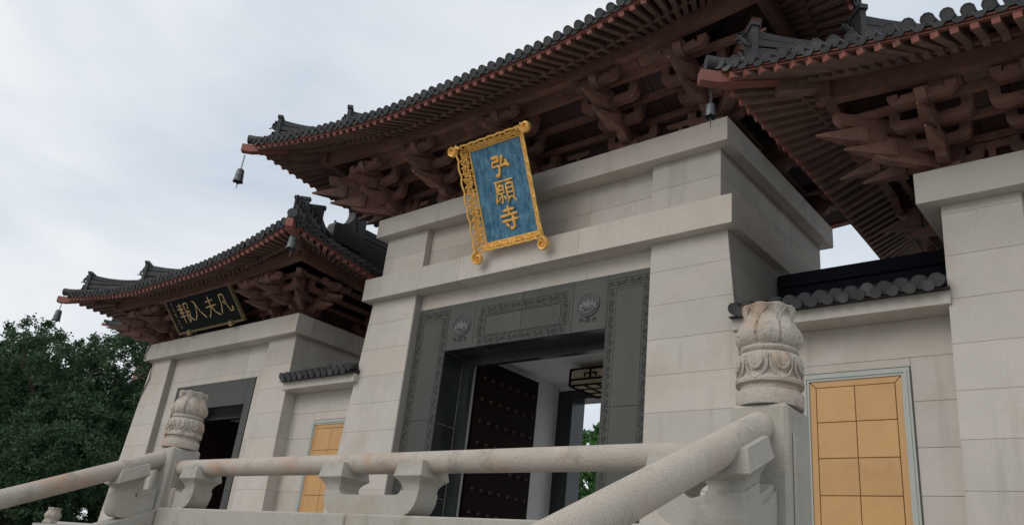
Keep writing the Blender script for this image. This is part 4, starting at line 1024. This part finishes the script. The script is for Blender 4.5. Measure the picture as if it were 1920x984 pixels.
# ------------------------------------------------------------------ far hall behind the tree
fh = thing('far_hall', 'distant dark tiled hall half hidden by the tree and the left gate hall', 'building', (-48, 27, GR))
FX, FY = -45.0, 27.0
b = MB(); b.box(FX-8.6, FX+8.6, FY-3.4, FY+3.4, GR, 13.2); b.build('wall', M['wood'], fh)
roof(fh, FX, FY, 11, 5.2, 13.5, .95, 4.5, 1.6, 13.6, detail=True, sides=('F',), pitch=.36, over_p=.6)

# ------------------------------------------------------------------ trees
def tree(label, base, height, blobs, n_leaf, lsize, m, seed, trunk_r=.28, name='broadleaf_tree'):
    rg = np.random.default_rng(seed); bx, by, bz = base
    root = thing(name, label, 'tree', base, None)
    b = MB(); top = Vector((bx+.2, by, bz+height*.62))
    b.tube([(bx, by, bz-.05), (bx+.05, by+.03, bz+height*.2), (bx-.08, by, bz+height*.4), tuple(top)], [trunk_r*1.25, trunk_r, trunk_r*.75, trunk_r*.35], 10)
    for i, (cx_, cy_, cz_, rx, ry, rz_) in enumerate(blobs):
        z0 = bz+height*(.22+.25*((i*37) % 10)/10); c_ = Vector((cx_, cy_, cz_)); p0 = Vector((bx, by, z0)); mid = p0.lerp(c_, .5)+Vector((0, 0, .4))
        b.tube([tuple(p0), tuple(mid), tuple(c_)], [trunk_r*.45, trunk_r*.3, trunk_r*.1], 6)
        for k in range(4):
            e = c_+Vector((rx*rg.uniform(-.8, .8), ry*rg.uniform(-.8, .8), rz_*rg.uniform(-.3, .8))); b.tube([tuple(mid.lerp(c_, .6)), tuple(c_.lerp(e, .5)+Vector((0, 0, .1))), tuple(e)], [trunk_r*.15, trunk_r*.09, .01], 5)
    b.build('trunk', M['bark'], root, 50)
    vol = np.array([q[3]*q[4]*q[5] for q in blobs])**.67; vol /= vol.sum()
    V = []
    for q, w in zip(blobs, vol):
        nc = max(20, int(n_leaf*w/70)); d = rg.normal(size=(nc, 3)); d /= np.linalg.norm(d, axis=1)[:, None]
        rad = rg.uniform(.3, 1.0, nc)**.30
        cc = np.array(q[:3])+d*rad[:, None]*np.array(q[3:])
        per = 70; rs = rg.uniform(.35, .8, nc)*np.mean(q[3:])*.17
        off = rg.normal(size=(nc, per, 3))*rs[:, None, None]*.6
        V.append((cc[:, None, :]+off).reshape(-1, 3))
    C = np.concatenate(V); n = len(C)
    a = rg.normal(size=(n, 3)); a /= np.linalg.norm(a, axis=1)[:, None]; h = rg.normal(size=(n, 3)); h[:, 2] += .8
    t = np.cross(a, h); t /= np.linalg.norm(t, axis=1)[:, None]; s = rg.uniform(.6, 1.3, n)[:, None]*lsize
    bq = np.cross(a, t)
    P = np.stack([C-t*s, C-bq*s*.42, C+t*s, C+bq*s*.42], 1).reshape(-1, 3)
    me = bpy.data.meshes.new('crown'); me.vertices.add(4*n); me.vertices.foreach_set('co', (P-np.array(base)).ravel().astype(np.float32))
    me.loops.add(4*n); me.loops.foreach_set('vertex_index', np.arange(4*n, dtype=np.int32)); me.polygons.add(n); me.polygons.foreach_set('loop_start', np.arange(0, 4*n, 4, dtype=np.int32))
    me.update(calc_edges=True); me.validate()
    place('crown', me, m, root, TR(base))
    return root
def blobs(c, rad, n, seed, sq=.8, br=.42):
    rg = random.Random(seed); o = [(c[0], c[1], c[2], rad*.62, rad*.62, rad*.62*sq)]
    for i in range(n):
        a = rg.uniform(0, 2*math.pi); e = rg.uniform(-.5, 1.0); q = rad*rg.uniform(br*.75, br*1.2)
        o.append((c[0]+rad*.66*math.cos(a)*math.cos(e), c[1]+rad*.66*math.sin(a)*math.cos(e), c[2]+rad*.70*sq*math.sin(e), q, q, q*.85))
    return o
tree('large dark evergreen tree with the highest crown, left of the left gate hall', (-40.2, 15.5, GR), 11.5, blobs((-40.2, 15.5, 5.6), 5.4, 16, 1), 115000, .085, M['leaf'], 11, .34)
tree('dark evergreen tree at the left edge, lower crown', (-48.8, 15.0, GR), 10.5, blobs((-48.8, 15.0, 5.0), 5.2, 14, 2), 95000, .085, M['leaf'], 12, .32)
tree('rounded dark evergreen tree touching the corner of the left gate hall', (-34.6, 15.4, GR), 9.5, blobs((-34.9, 15.4, 3.5), 4.0, 13, 3), 85000, .08, M['leaf'], 13, .28)
tree('dark bushy tree low at the left in front of the others', (-33.5, 13.4, GR), 6.5, blobs((-33.5, 13.4, 1.2), 4.0, 12, 4), 100000, .076, M['leaf'], 14, .24)
tree('bright green tree seen through the far doorway of the central gate hall', (-18.4, 27.0, GR), 8.5, blobs((-18.9, 27.0, 4.6), 3.0, 10, 5), 40000, .12, M['leaf2'], 15, .22)
